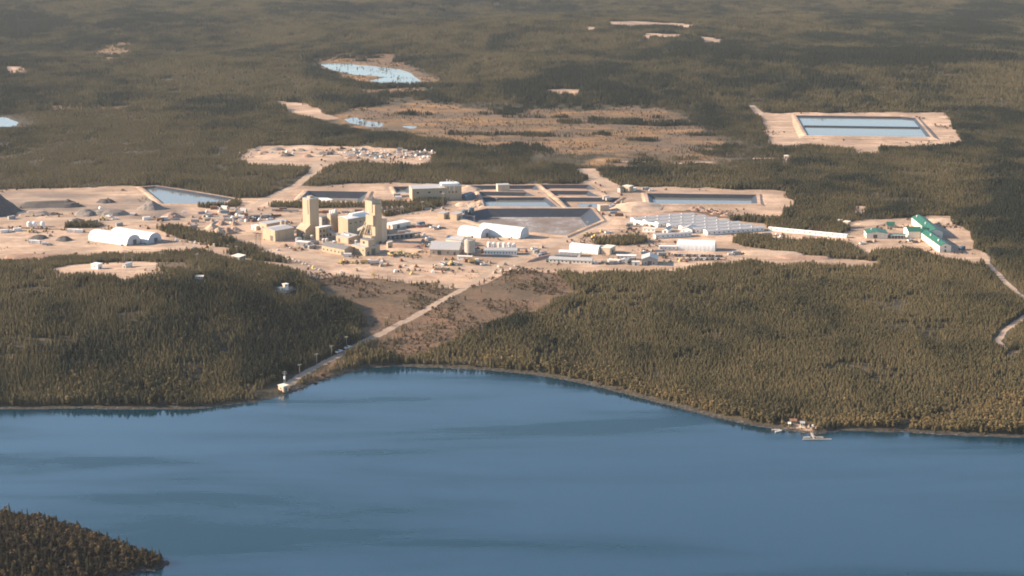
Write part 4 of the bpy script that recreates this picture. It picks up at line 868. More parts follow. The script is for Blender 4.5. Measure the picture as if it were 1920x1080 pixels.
r = cor('plant_office', 'long low tan building with a dark grey roof before the transfer house', 'building', (646, 479.5), TH - 5, 25, 11, 4.8, 'gx', 1.8, TAN, DARKR, [('f', 6, 1.4, 1.2, 1.3)], [('f', .9, 2.4, 3)])
r = cor('hoist_house', 'tan hoist house with dark openings at the foot of the right headframe', 'building', (685, 480), TH, 16.5, 15, 6.4, 'flat', 0, TAN, GREYR, [('f', 3, 3.4, 1.2, 1.2)], [('r', .55, 4, 4.6), ('r', .2, 2, 3)])
boxpart('penthouse', TAN, r, 6, 15.5, 4, 11, 6.7, 11.2); boxpart('window', GLASS, r, 9, 11.2, 3.9, 4.05, 8.2, 10); boxpart('penthouse_roof', DARKR, r, 5.8, 15.7, 3.8, 11.2, 11.22, 11.45)
cor('lean_to', 'small tan lean-to standing alone right of the hoist house', 'shed', (727, 466.5), 70, 3, 4, 4.6, 'mono', 1., TAN, GREYR, [], [('r', .5, 1.6, 2.4)])
bld('generator_hut', 'white roofed grey hut left of the long low tan building', 'hut', (555, 461), (577, 463.5), 5, 3.6, 'flat', 0, GREYW, WHITER, [('f', 2, 1.6, .9, .9)], [('f', .7, 1.4, 2.2)])
x, y, z = at(560, 456.5); r = thing('process_tank', 'round silver tank behind the white roofed grey hut', 'tank', (x, y, z)); part('shell', STEEL, r, lambda m: tube(m, (0, 0, -.3), (0, 0, 4.6), 2.6, 18)); part('lid', STEEL, r, lambda m: m.cone((0, 0, 4.6), (0, 0, 5.4), 2.65, .3, 18))
cor('warehouse', 'low cream warehouse with a white roof right of the right headframe', 'warehouse', (737, 430), TH, 9, 19.5, 3.9, 'flat', 0, CREAM, WHITER, [], [('f', .5, 3, 3), ('r', .3, 3, 3)])
for (u, v), lab in (((832.6, 411.3), 'left one of two yellow walled sheds below the large mill building'), ((856.5, 413), 'right one of two yellow walled sheds below the large mill building')):
    cor('yellow_shed', lab, 'shed', (u, v), 30, 6.6, 9, 5, 'flat', 0, TAN, GREYR, [], [('r', .5, 2.4, 3)], 'two yellow walled sheds')
# large mill behind the trees
r = cor('process_plant', 'large tan process plant with a grey roof behind the strip of trees', 'process plant', (773, 376.5), 79, 20, 31, 10.6, 'gx', 0.01, TAN, GREYR, [('r', 3, 6.5, 2, 1.4)], [('l', .5, .1, .1)])
boxpart('east_block', TAN, r, -.8, 20.2, 31.05, 45, -1, 12); boxpart('east_roof', GREYR, r, -1, 20.4, 30.9, 45.2, 12.02, 12.3); boxpart('monitor', WHITEC, r, 8, 18, 27, 42, 12.32, 14.2)
part('stack', STEEL, r, lambda m: [tube(m, (5 + 4 * k, 34 + 2 * k, 12.3), (5 + 4 * k, 34 + 2 * k, 16.), .5, 10) for k in range(3)]); 
for k in range(3): boxpart('window', GLASS, r, 20.2, 20.28, 33 + 3.2 * k, 34.2 + 3.2 * k, 6, 7.4)
part('pipe', WHITEP, r, lambda m: [box(m, 20.22, 20.5, 33.8 + 4 * k, 34.2 + 4 * k, 8, 12.3) for k in range(2)])
cor('pump_shed', 'lone beige shed on the dike between the rearmost tailings ponds', 'shed', (933.5, 359.5), 78, 8, 11, 6., 'flat', 0, BEIGE, GREYR, [], [('l', .5, 2, 2.6)])
cor('pump_shed', 'low beige shed at the right corner of the tailings ponds', 'shed', (1125, 395.5), 72, 6, 8.5, 4.6, 'flat', 0, BEIGE, BEIGE, [], [('l', .5, 1.6, 2.4)])
r = cor('water_plant', 'yellow pump house with a thin mast beside the gravel bend', 'pump house', (1180, 361.3), 38, 7.5, 6.5, 5.6, 'flat', 0, TAN, CREAM, [('f', 2, 2.6, 1, 1)], [('f', .3, 1.4, 2.3)])
part('mast', STEEL, r, lambda m: tube(m, (4, 3, 5.8), (4, 3, 11), .15, 5)); boxpart('lean_to', CREAM, r, 1, 6.5, 6.6, 14, -1, 2.8)
cor('pump_shed', 'dark little shed at the left side of the yellow pump house', 'shed', (1163, 361.5), 50, 4, 5, 4, 'gy', 1., GREYW, DARKR)
cor('thickener_shed', 'dark blue steel shed at the right end of the large process plant', 'shed', (874, 376), 60, 8, 9, 4.4, 'mono', 1.4, BLUES, BLUES, [], [('l', .5, 2, 2.6)])
for i, (u, v, rr, hh) in enumerate(((871, 401, 3., 3.6), (884, 399, 2.4, 4.6))):
    x, y, z = at(u, v); tt = thing('process_tank', ['wider', 'narrower'][i] + ' dark blue tank at the upper left corner of the tailings basin', 'tank', (x, y, z), 0, 'two dark blue tanks'); part('shell', BLUES, tt, lambda m: tube(m, (0, 0, -.5), (0, 0, hh), rr, 18)); part('rim', STEEL, tt, lambda m: tube(m, (0, 0, hh), (0, 0, hh + .2), rr * 1.04, 18)); part('ladder', STEEL, tt, lambda m: box(m, -.3, .3, -rr - .2, -rr - .05, 0, hh + 1))
# ---------------------------------------------------------------- outlying huts
bld('relay_hut', 'white cube shaped hut on the substation clearing', 'hut', (171, 505.5), (183.5, 505.8), 5, 4, 'flat', 0, WHITEC, WHITER, [('f', 1, 2, .8, .8)], [('r', .5, 1.2, 2.2)])
bld('relay_hut', 'narrow cream hut right of the white substation hut', 'hut', (230.5, 503.5), (235.5, 503.6), 8, 3, 'flat', 0, CREAM, GREYR, [], [('f', .5, 1, 2)])
bld('cabin', 'low cream cabin hidden in the woods right of the substation', 'cabin', (366, 522.5), (381, 524), 3, 2., 'gx', .5, CREAM, CREAM, [('f', 3, 1.1, .8, .8)])
bld('open_shed', 'pale roofed open shed in the woods above the substation trees', 'shed', (435, 487), (449, 488.8), 6, 3., 'mono', .6, DARKR, CREAM)
bld('cabin', 'pale tower-like cabin in the trees above the left shore', 'cabin', (533.5, 544), (541, 544.3), 3., 4.4, 'flat', 0, CREAM, CREAM, [('f', 1, 3.6, .9, .9)])
bld('cabin', 'low pale lean-to beside the tower-like cabin', 'cabin', (526, 544.5), (532, 544.5), 3, 1.8, 'flat', 0, CREAM, CREAM, [], [('f', .5, .9, 2)])
cor('shore_pump_house', 'beige pump house on the shore where the gravel road ends', 'pump house', (531.5, 735.5), 42, 4.6, 4, 3.4, 'flat', 0, BEIGE, CREAM, [('f', 1, 1.4, .9, .9)], [('r', .5, 1.2, 2.2)])
bld('boat_house', 'small cream hut among trees left of the boat landing', 'hut', (1478, 800.5), (1482, 800.7), 2., 1.9, 'gx', .5, CREAM, CREAM, [], [('f', .5, .8, 1.9)])
bld('boat_house', 'cream cottage behind the sandy boat landing', 'hut', (1501, 799.8), (1508, 800), 2.6, 1.9, 'gx', .6, CREAM, GREYR, [('f', 2, 1, .7, .7)], [('l', .5, .8, 1.9)])
bld('boat_house', 'low brown roofed hut above the boat landing', 'hut', (1481, 795.5), (1493, 796), 3, 2, 'gx', .7, TIMBER, RUST, [('f', 2, .9, .6, .6)])
bld('far_cabin', 'lone pale cabin on the pad south of the two far ponds', 'cabin', (1470, 297.5), (1477, 297.6), 5, 2.8, 'flat', 0, CREAM, CREAM, [], [('f', .5, 1, 2)])
bld('camp_hut', 'small beige hut in front of the woods left of the green roofed camp', 'hut', (1580, 426.5), (1590, 427.5), 5, 5, 'flat', 0, BEIGE, CREAM, [('f', 1, 2, .9, .9)], [('l', .5, 1, 2.1)])
bld('camp_hut', 'tiny cream hut at the track entrance left of the green roofed camp', 'hut', (1571, 419), (1577, 419.4), 4, 2.8, 'flat', 0, CREAM, CREAM, [], [('f', .5, 1, 2)])
# ---------------------------------------------------------------- stockpiles
ROCKD = plain('dark_waste_rock', (.085, .075, .07), .95, .3, .5); ROCKG = plain('grey_gravel', (.20, .17, .15), .95, .25, .5); SANDP = plain('sand_heap', (.46, .33, .235), .95, .18, .3); REDS = plain('reddish_soil', (.33, .21, .15), .95, .25, .3)
def heap(label, u, v, rx, ry, h, mat, rz=0., seed=0, ridge=0., name='stockpile', cat='stockpile', group=None, dz=-.3):
    x, y, z = at(u, v); n, mrg = 28, 9; g = VNoise(100 + seed); mb = MB(); ringp = []
    for j in range(mrg + 1):
        f = j / mrg; row = []
        for k in range(n):
            a = 2 * math.pi * k / n; w = .82 + .36 * float(g(np.array([2.2 * math.cos(a) + 9]), np.array([2.2 * math.sin(a) + 9]))[0])
            px, py = math.cos(a) * f * w, math.sin(a) * f * w
            X_, Y_ = (px * rx + ridge * rx * math.copysign(abs(px) ** 1.5, px) * .0, py * ry)
            if ridge: X_ += ridge * rx * max(-1, min(1, px * 3)) * (1 - f) * 1.0
            hh = (1 - f) ** 1.06 * (1 - .12 * math.exp(-(f / .12) ** 2)); nz = float(g(np.array([px * 5 + 20]), np.array([py * 5 + 20]))[0]) - .5
            row.append((X_, Y_, hh * h + nz * .28 * h * min(1, 2.4 * f * (1 - f) + .15) + (dz if j == mrg else 0)))
        ringp.append(row)
    for j in range(mrg):
        for k in range(n):
            a, b, c, d_ = ringp[j][k], ringp[j][(k + 1) % n], ringp[j + 1][(k + 1) % n], ringp[j + 1][k]
            mb.face([d_, c, b, a])
    o = link(name, mb.mesh(name, mat, True)); o.location = (x, y, z); o.rotation_euler = (0, 0, rz); return tag(o, label, cat, group)
heap('huge dark waste rock pile cut by the left edge of the picture', -14, 398, 29, 24, 21, ROCKD, 0, 1)
heap('long dark grey ridge of waste rock right of the huge dark pile', 96, 385, 26, 12, 5., ROCKD, .1, 2, .7); heap('small dark cone at the right end of the grey waste rock ridge', 128, 385, 8, 8, 6.5, ROCKD, 0, 3)
heap('low dark gravel mound below the grey waste rock ridge', 100, 402, 7, 5, 2.4, ROCKD, 0, 4); heap('low dark gravel mound closest to the three white tanks', 145, 413, 7, 5, 2.2, ROCKD, 0, 5)
heap('broad grey gravel heap left of the white ball tank', 160, 402, 11, 9, 5.5, ROCKG, 0, 6, .3); heap('long grey gravel heap right of the white ball tank', 206, 402, 16, 8, 5.2, ROCKG, 0, 7, .6)
heap('flat topped dark heap behind the long grey gravel heap', 198, 379, 9, 7, 3.6, ROCKD, 0, 8, .4); heap('sharp cone heap directly below the pale wedge pond', 283, 391, 12, 11, 8.4, ROCKG, 0, 9)
heap('sandy heap with a dark shaded foot right of the sharp cone heap', 322, 407, 10, 8, 5.2, REDS, 0, 10); heap('tan soil ramp below the huge dark pile', 58, 402, 16, 10, 4., SANDP, .4, 11, .5)
heap('wide low reddish soil bank on the left edge above the woods', 62, 484, 24, 6, 4.2, REDS, -.05, 12, .8); heap('dark soil heap behind the white trailer near the left edge', 74, 447, 8, 6, 3.6, ROCKD, 0, 13, .4); heap('dark soil heap right of the white trailer near the left edge', 119, 450, 7, 6, 3.8, ROCKD, 0, 14, .3)
for i, (u, v, s) in enumerate(((398, 428, 1.), (416, 421, .8), (410, 438, 1.15), (427, 437, 1.1), (440, 433, .9), (438, 421, .7))):
    heap(['leftmost small', 'upper middle small', 'largest front', 'second front', 'rightmost', 'upper right small'][i] + ' sand cone in the cluster left of the tan sheds', u, v, 6.5 * s, 6 * s, 5. * s, SANDP if i % 2 == 0 else REDS, 0, 20 + i, 0, 'sand_heap', 'sand heap', 'sand cones left of the tan sheds')
heap('sand mound between the rearmost pond and the large process plant', 881, 357, 13, 9, 4.2, SANDP, 0, 30, .3); heap('broad sand mound right of the tailings basin below the pump house', 1196, 389, 26, 22, 5.5, SANDP, .2, 31, .2); heap('low brown spoil mound behind the dormitory rows', 1262, 405, 34, 14, 3.2, REDS, 0, 32, .5)
for i in range(11):
    heap('small soil clump in the spoil row above the dormitory rows', 1298 + 6.8 * i, 391 + 1.2 * i + 3 * math.sin(i * 2.3), 4 + .8 * math.sin(i), 3.4, 2. + .5 * math.sin(i * 1.7), REDS, 0, 40 + i, 0, 'soil_heap', 'soil heap', 'spoil row above the dormitory rows')
heap('dark lumpy heap by the woods beyond the dormitory rows', 1446, 415.5, 6, 5, 4.6, ROCKD, 0, 55); heap('long sandy bank below the trees right of the car park', 1440, 476, 26, 7, 3., SANDP, -.1, 56, .7); heap('brown bank in the gravel strip right of the car park', 1510, 484, 24, 6, 2.4, REDS, -.05, 57, .7)
heap('pink rubble heap at the right end of the process plant', 872, 385, 9, 7, 3.6, SANDP, 0, 58, .4); heap('second rubble heap below the thickener shed', 890, 386, 9, 7, 3.4, SANDP, -.3, 59, .4); heap('round sand bank right of the rear green roofed wing', 1768, 416, 16, 14, 3.4, SANDP, 0, 60, .3)
heap('sand bank beside the left track into the green roofed camp', 1632, 421, 14, 5, 2., SANDP, 0, 61, .7); heap('curved dirt berm right of the hoist house', 758, 461, 17, 6, 2.6, REDS, -.15, 62, .7, 'dirt_berm', 'berm'); heap('second curved dirt berm below the pipe rack', 762, 470, 18, 5, 2.2, SANDP, -.2, 63, .7, 'dirt_berm', 'berm')
heap('sand and timber spoil bank at the tip of the yard above the cut-over strip', 1010, 486, 16, 4, 2.2, REDS, .9, 64, .6, 'dirt_berm', 'berm')
# ---------------------------------------------------------------- vehicles and yard clutter
def copy_tree(o, parent=None):
    c = o.copy(); COL.objects.link(c); c.parent = parent
    for ch in list(o.children): copy_tree(ch, c)
    return c
def wheels(r, pts, rad, w, name='wheel'):
    for x, y in pts:
        wl = part(name, RUBBER, r, lambda m: tube(m, (x, y - w / 2, rad), (x, y + w / 2, rad), rad, 10))
        part('rim', STEEL, wl, lambda m: tube(m, (x, y - w / 2 - .02, rad), (x, y + w / 2 + .02, rad), rad * .5, 8))
def mk_pickup(paint):
    r = thing('pickup_truck', 'x', 'pickup', (0, 0, -500))
    def body(m):
        box(m, -2.7, 2.7, -.95, .95, .5, 1.0); box(m, 1.2, 2.65, -.92, .92, 1.0, 1.2); box(m, -2.7, -.7, -.95, -.8, 1.0, 1.35); box(m, -2.7, -.7, .8, .95, 1.0, 1.35); box(m, -2.7, -2.6, -.8, .8, 1.0, 1.35)
    part('body', paint, r, body)
    def cab(m):
        a = [(-.7, -.9, 1.0), (1.3, -.9, 1.0), (.75, -.75, 1.8), (-.55, -.75, 1.8)]; b = [(x, -y, z) for x, y, z in a]
        m.face(a); m.face(b[::-1]); m.face([a[3], a[2], b[2], b[3]])
        m.face([a[1], b[1], b[2], a[2]], 1); m.face([b[0], a[0], a[3], b[3]], 1)
    mb = MB(); cab(mb); link('cab', mb.mesh('cab', [paint, GLASS]), r)
    boxpart('bumper', STEELD, r, 2.7, 2.85, -.9, .9, .45, .75); wheels(r, [(x, y) for x in (-1.7, 1.75) for y in (-.85, .85)], .42, .28)
    return r
def mk_loader():
    r = thing('wheel_loader', 'x', 'loader', (0, 0, -500)); part('body', YELLOW, r, lambda m: (box(m, -3.2, .2, -1.1, 1.1, 1., 2.3), box(m, .2, 2., -.8, .8, .9, 1.8)))
    part('cab', YELLOW, r, lambda m: box(m, -.9, .6, -.8, .8, 2.3, 3.5)); boxpart('cab_window', GLASS, r, -.8, .62, -.83, .83, 2.5, 3.2)
    part('arm', YELLOW, r, lambda m: [tube(m, (1.2, s, 1.8), (3.6, s, .9), .2) for s in (-.6, .6)]); part('bucket', STEELD, r, lambda m: (box(m, 3.5, 4.6, -1.4, 1.4, .2, .4), box(m, 3.4, 3.6, -1.4, 1.4, .2, 1.4)))
    wheels(r, [(x, y) for x in (-2.1, 1.3) for y in (-1.05, 1.05)], .8, .6); return r
def mk_dump(paint):
    r = thing('haul_truck', 'x', 'haul truck', (0, 0, -500)); boxpart('chassis', STEELD, r, -3.8, 3.8, -.8, .8, .8, 1.2); boxpart('cab', paint, r, 2., 3.9, -1.2, 1.2, 1.2, 3.); boxpart('windscreen', GLASS, r, 3.85, 3.93, -1., 1., 2.1, 2.8)
    part('bed', YELLOW, r, lambda m: (box(m, -4., 1.8, -1.4, 1.4, 1.4, 1.7), box(m, -4., 1.8, -1.4, -1.2, 1.7, 2.8), box(m, -4., 1.8, 1.2, 1.4, 1.7, 2.8), box(m, 1.6, 1.8, -1.2, 1.2, 1.7, 3.1)))
    wheels(r, [(x, y) for x in (-2.6, -1.2, 2.8) for y in (-1.1, 1.1)], .62, .4); return r
def mk_tanker():
    r = thing('tank_truck', 'x', 'tank truck', (0, 0, -500)); part('tank', STEEL, r, lambda m: tube(m, (-5, 0, 2.2), (2.2, 0, 2.2), 1.35, 14)); boxpart('chassis', STEELD, r, -5, 5, -.7, .7, .6, 1.); boxpart('cab', WHITEP, r, 2.8, 5., -1.2, 1.2, 1., 3.1); boxpart('windscreen', GLASS, r, 4.96, 5.04, -1., 1., 2.1, 2.9)
    wheels(r, [(x, y) for x in (-4, -2.8, 3.8) for y in (-1., 1.)], .55, .4); return r
def mk_container(mat, L=6.1):
    r = thing('container', 'x', 'container', (0, 0, -500)); boxpart('shell', mat, r, -L / 2, L / 2, -1.22, 1.22, 0, 2.6)
    for s in (-1, 1): boxpart('door', STEELD if s > 0 else mat, r, L / 2 + .0, L / 2 + .08, -.6 + .6 * s - .55, -.6 + .6 * s + .55 + .1, .15, 2.45)
    part('corner_posts', STEELD, r, lambda m: [box(m, sx * L / 2 - .09, sx * L / 2 + .09, sy * 1.22 - .09, sy * 1.22 + .09, 0, 2.66) for sx in (-1, 1) for sy in (-1, 1)]); return r
def mk_pipes(mat):
    r = thing('pipe_stack', 'x', 'pipe stack', (0, 0, -500)); part('pipes', mat, r, lambda m: [tube(m, (-3.5, (k - 2) * .55 + .27 * j, .45 + .48 * j), (3.5, (k - 2) * .55 + .27 * j, .45 + .48 * j), .25, 7) for j in range(3) for k in range(5 - j)])
    part('bearer', TIMBER, r, lambda m: [box(m, x - .12, x + .12, -1.6, 1.6, 0, .2) for x in (-2.5, 2.5)]); return r
def mk_crates(mat):
    r = thing('crate_pile', 'x', 'crate pile', (0, 0, -500)); part('crates', mat, r, lambda m: (box(m, -1.5, -.1, -1.1, .2, 0, 1.2), box(m, .0, 1.4, -.9, .5, 0, 1.), box(m, -.9, .5, -.7, .5, 1.22, 2.1), box(m, -1.3, 0., .3, 1.3, 0, .9)))
    part('pallet', TIMBER, r, lambda m: box(m, -1.7, 1.6, -1.3, 1.4, -.15, -.01)); return r
def mk_barrier():
    r = thing('boulder', 'x', 'boulder', (0, 0, -500)); g = random.Random(3)
    def rock(m):
        P = [[(math.cos(a * 1.047 + j * .4) * rr * (.8 + .4 * g.random()), math.sin(a * 1.047 + j * .4) * rr * .8 * (.8 + .4 * g.random()), z) for a in range(6)] for j, (rr, z) in enumerate(((1.3, -.2), (1.4, .6), (.8, 1.3)))]
        for j in range(2):
            for k in range(6): m.face([P[j][k], P[j][(k + 1) % 6], P[j + 1][(k + 1) % 6], P[j + 1][k]])
        m.face(P[2])
    part('stone', plain('pale_boulder', (.55, .48, .40), .9, .2, .8), r, rock); return r
PROTO = {'pw': mk_pickup(WHITEP), 'pg': mk_pickup(GREYP), 'pr': mk_pickup(REDP), 'pd': mk_pickup(STEELD), 'ld': mk_loader(), 'ht': mk_dump(WHITEP), 'tk': mk_tanker(), 'cw': mk_container(WHITEC), 'cr': mk_container(RUST), 'cb': mk_container(BLUES), 'cg': mk_container(GREYW),
         'ps': mk_pipes(STEEL), 'pu': mk_pipes(RUST), 'kt': mk_crates(TIMBER), 'kw': mk_crates(WHITEP), 'ky': mk_crates(YELLOW), 'kr': mk_crates(RUST), 'bo': mk_barrier()}
used_proto = set(); vrg = random.Random(77); place_n = {}
def put(k, u, v, label, group=None, rz=None, s=1.):
    o = PROTO[k] if k not in used_proto else copy_tree(PROTO[k]); used_proto.add(k)
    x, y, z = at(u, v); o.location = (x, y, z); o.rotation_euler = (0, 0, vrg.random() * 6.28 if rz is None else rz); o.scale = (s, s, s)
    o['label'] = label
    if group: o['group'] = group
    elif 'group' in o: del o['group']
    return o
def cluster(kinds, pts, label, group, rz=None, jit=.5, s=1.):
    """look-alikes of one spot: one label per kind, one group"""
    word = {'pw': 'white pickup', 'pg': 'grey pickup', 'pr': 'red pickup', 'pd': 'black pickup', 'ld': 'yellow wheel loader', 'ht': 'haul truck with yellow bed', 'tk': 'silver tank truck', 'cw': 'white container', 'cr': 'rust red container', 'cb': 'blue container', 'cg': 'grey container', 'ps': 'stack of grey pipes', 'pu': 'stack of rusty pipes', 'kt': 'pile of timber crates', 'kw': 'pile of white boxes', 'ky': 'pile of yellow boxes', 'kr': 'pile of rusty scrap boxes', 'bo': 'pale boulder'}
    for i, (u, v) in enumerate(pts):
        k = kinds[i % len(kinds)]; put(k, u, v, word[k] + ' ' + label, word[k] + 's ' + group, (None if rz is None else rz + (vrg.random() - .5) * jit), s)
cluster(['pw', 'pw', 'pg', 'pw', 'ld', 'pw', 'pw'], [(828, 495), (833, 497), (837, 496), (842, 495.5), (846, 497), (851, 495), (856, 496)], 'parked below the beige shop on the open sand', 'parked below the beige shop', 1.2)
cluster(['ht', 'pd', 'pw', 'cr'], [(888, 493), (897, 496), (907, 497), (878, 491)], 'waiting at the foot of the concrete silo', 'at the foot of the silo', .3)
cluster(['ld', 'ky', 'ld', 'ky', 'kr', 'ld', 'ky', 'ky'], [(733, 480), (741, 477), (747, 479), (757, 478), (738, 482), (768, 482), (776, 479), (752, 474)], 'lying below the dirt berms right of the hoist house', 'below the dirt berms')
put('tk', 706, 497, 'silver tank truck parked alone below the hoist house', None, .1); put('ht', 685, 494, 'haul truck with yellow bed left of the lone tank truck', None, .2)
cluster(['ky', 'kr', 'ky', 'kt', 'ld'], [(645, 490), (651, 493), (661, 494), (668, 492), (640, 494)], 'scattered below the long low tan building', 'below the long low tan building')
cluster(['cw'], [(652, 481)], 'at the right end of the long low tan building', 'at the long low tan building', .1, .1)
cluster(['pd', 'kr', 'pw', 'pr', 'pg', 'kr', 'pd', 'pw', 'pg', 'kw', 'cb', 'pd'], [(768, 427), (775, 426), (781, 424.5), (787, 426), (793, 424), (799, 425.5), (805, 424), (811, 427), (818, 430), (824, 427), (789, 422), (830, 429)], 'in the junk row right of the cream warehouse', 'in the junk row by the warehouse', .4, .8)
cluster(['pd', 'pg', 'pd', 'pg', 'pw', 'pd'], [(1266 + 4.6 * i, 479.5 + .12 * i) for i in range(19)], 'in the upper parking row below the broad tent', 'in the upper parking row', 1.3, .15, .85)
cluster(['pg', 'pd', 'pw', 'pd'], [(1290 + 5.2 * i, 488 - .1 * i) for i in range(12)], 'in the lower parking row next to the forest', 'in the lower parking row', 1.3, .2, .85)
cluster(['ky', 'kt', 'kr'], [(1276, 490), (1281, 487), (1286, 491), (1246, 493), (1256, 491)], 'at the left end of the lower parking row', 'left of the lower parking row'); put('pw', 1371, 478, 'white pickup standing apart right of the broad tent', None, .1); put('cg', 1381, 477, 'grey container beside the lone pickup right of the broad tent', None, .1)
cluster(['ld', 'ky', 'pw', 'ld'], [(1101, 443), (1128, 435), (1140, 437), (1116, 447)], 'left of the tree clump below the tailings basin', 'left of the tree clump', .2); cluster(['kr', 'pd', 'kt'], [(1188, 434), (1180, 430), (1196, 437)], 'outside the white corridor of the dormitories', 'outside the white corridor')
junk = [(401, 392), (408, 391), (414, 393), (421, 391.5), (430, 393), (438, 394), (414, 398), (422, 400), (430, 403), (437, 400), (444, 404), (450, 401), (458, 405), (436, 409), (445, 411), (452, 409), (460, 411), (468, 408), (474, 410), (480, 409), (466, 414), (476, 415), (487, 413), (496, 408), (505, 406), (452, 415), (442, 397), (456, 397), (490, 404), (426, 407)]
cluster(['cr', 'kw', 'kt', 'cw', 'kr', 'ps', 'pw', 'cb', 'kt', 'pu', 'kw', 'cg'], junk, 'in the storage yard behind the tan sheds', 'in the storage yard', .3, 1.4)
cluster(['ps', 'pu', 'cr', 'ps', 'kt'], [(517, 395), (524, 396), (531, 394.5), (538, 396), (545, 398), (552, 396), (600, 399), (612, 400), (624, 398), (636, 401), (648, 399), (660, 401), (672, 398)], 'laid out in front of the tree strip behind the headframes', 'before the tree strip', .05, .3)
cluster(['pu', 'kt', 'cr'], [(720, 397), (728, 400), (736, 398), (744, 402), (752, 399)], 'behind the right headframe near the switchyard', 'near the switchyard', .3)
for i, u in enumerate((55, 65, 80)):
    x, y, z = at(u, 424 + i * .2); tt = thing('white_tank', ['left', 'middle', 'right'][i] + ' one of three round white tanks in the left yard', 'tank', (x, y, z), 0, 'three white tanks in the left yard'); part('shell', WHITEP, tt, lambda m: tube(m, (0, 0, -.3), (0, 0, 3.2), 1.9, 14)); part('domed_top', WHITEP, tt, lambda m: (m.cone((0, 0, 3.2), (0, 0, 3.9), 1.9, 1.2, 14), m.cone((0, 0, 3.9), (0, 0, 4.2), 1.2, .1, 14)))
x, y, z = at(189, 400); tt = thing('ball_tank', 'white ball shaped tank on a leg among the gravel heaps', 'tank', (x, y, z))
part('leg', STEEL, tt, lambda m: tube(m, (0, 0, -.3), (0, 0, 3.4), .5, 8)); part('ball', WHITEP, tt, lambda m: [m.cone((0, 0, 4.6 + 1.7 * math.sin(a)), (0, 0, 4.6 + 1.7 * math.sin(a + .4488)), max(.02, 1.7 * math.cos(a)), max(.02, 1.7 * math.cos(a + .4488)), 12) for a in [-1.5708 + .4488 * k for k in range(7)]], True)
put('cw', 249, 404, 'small white container right of the grey gravel heaps', None, .1, .8); put('kr', 256, 404.5, 'rusty scrap pile beside the small white container', None, 0.)
cluster(['cw', 'kt', 'cr', 'cw'], [(275, 412), (290, 409), (300, 414), (308, 412)], 'in the yard below the sharp cone heap', 'below the sharp cone heap', .3); cluster(['cw'], [(133, 435), (141, 435.2), (149, 436)], 'set end to end behind the twin tents', 'end to end behind the twin tents', 0., .05)
cluster(['cw'], [(62, 456), (69, 456.5)], 'in front of the dark soil heaps at the left', 'before the dark soil heaps', -.1, .05); put('pw', 84, 458, 'white pickup right of the white containers near the left edge', None, .3); put('pg', 93, 460, 'grey pickup rightmost by the white containers near the left edge', None, .1)
cluster(['cw', 'pw'], [(8, 436), (20, 434.5), (33, 433)], 'on the sandy road at the left frame edge', 'at the left frame edge', .2)
cluster(['kw', 'bo', 'kt', 'bo'], [(330 + 9 * i, 452 + 1.2 * i) for i in range(9)], 'in the pale rubble line right of the twin tents', 'right of the twin tents'); cluster(['kt', 'pw', 'kr'], [(348, 467), (362, 466), (388, 465)], 'at the forest edge right of the twin tents', 'at the forest edge by the twin tents')
cluster(['bo'], [(500 + 6.2 * i, 472 + 1.6 * i + .035 * i * i + (1.5 if i % 2 else 0)) for i in range(17)], 'in the line of stones along the left yard edge', 'along the left yard edge'); cluster(['ky', 'kw', 'kt'], [(588, 504), (640, 512), (668, 508), (700, 516), (742, 510), (765, 508), (772, 514), (812, 511)], 'strewn on the sand above the cut-over strip', 'above the cut-over strip')
cluster(['bo', 'kr'], [(522, 470), (536, 462), (545, 466), (552, 470)], 'left of the white roofed grey hut', 'left of the grey hut'); cluster(['kt'], [(818 + 5 * i, 506 + .3 * i) for i in range(5)], 'in a straight row above the cut-over strip', 'row above the cut-over strip', 0., .1)
cluster(['bo', 'kt'], [(935, 501), (948, 497), (958, 505), (928, 512), (966, 500), (975, 508), (940, 509)], 'at the bend where the road leaves the yard', 'at the road bend')
cluster(['pd', 'kt', 'pw'], [(1630, 455), (1640, 453), (1707, 452), (1715, 455), (1726, 453), (1617, 458)], 'in the yard of the green roofed camp', 'in the green roofed camp', .3); put('cb', 1803, 468, 'blue container in the long shadow of the front wing', None, .9)
put('pw', 636, 661, 'white pickup driving lower on the gravel road to the lake', None, .95); put('pw', 652.5, 653.5, 'white pickup driving ahead higher on the gravel road to the lake', None, .9)
cluster(['kt', 'kw'], [(1517, 800), (1524, 799.5), (1530, 803)], 'on the sandy boat landing', 'on the boat landing', None, .5, .5)
cluster(['kr', 'ps', 'cr', 'kt'], [(1130, 402), (1150, 400), (1160, 405), (1172, 408), (1143, 405), (1105, 388)], 'at the right corner of the tailings basin', 'by the tailings basin'); cluster(['cg', 'pw'], [(1210, 356), (1222, 358)], 'right of the yellow pump house', 'right of the pump house', .2)
cluster(['pu', 'kr', 'cb'], [(880, 366), (890, 368), (884, 372), (896, 377), (900, 384)], 'between the process plant and the settling ponds', 'between plant and ponds', .3)
cluster(['cg', 'kr', 'ps', 'cw'], [(744, 368), (752, 370), (760, 369), (747, 373)], 'left of the large process plant', 'left of the large process plant', .1)
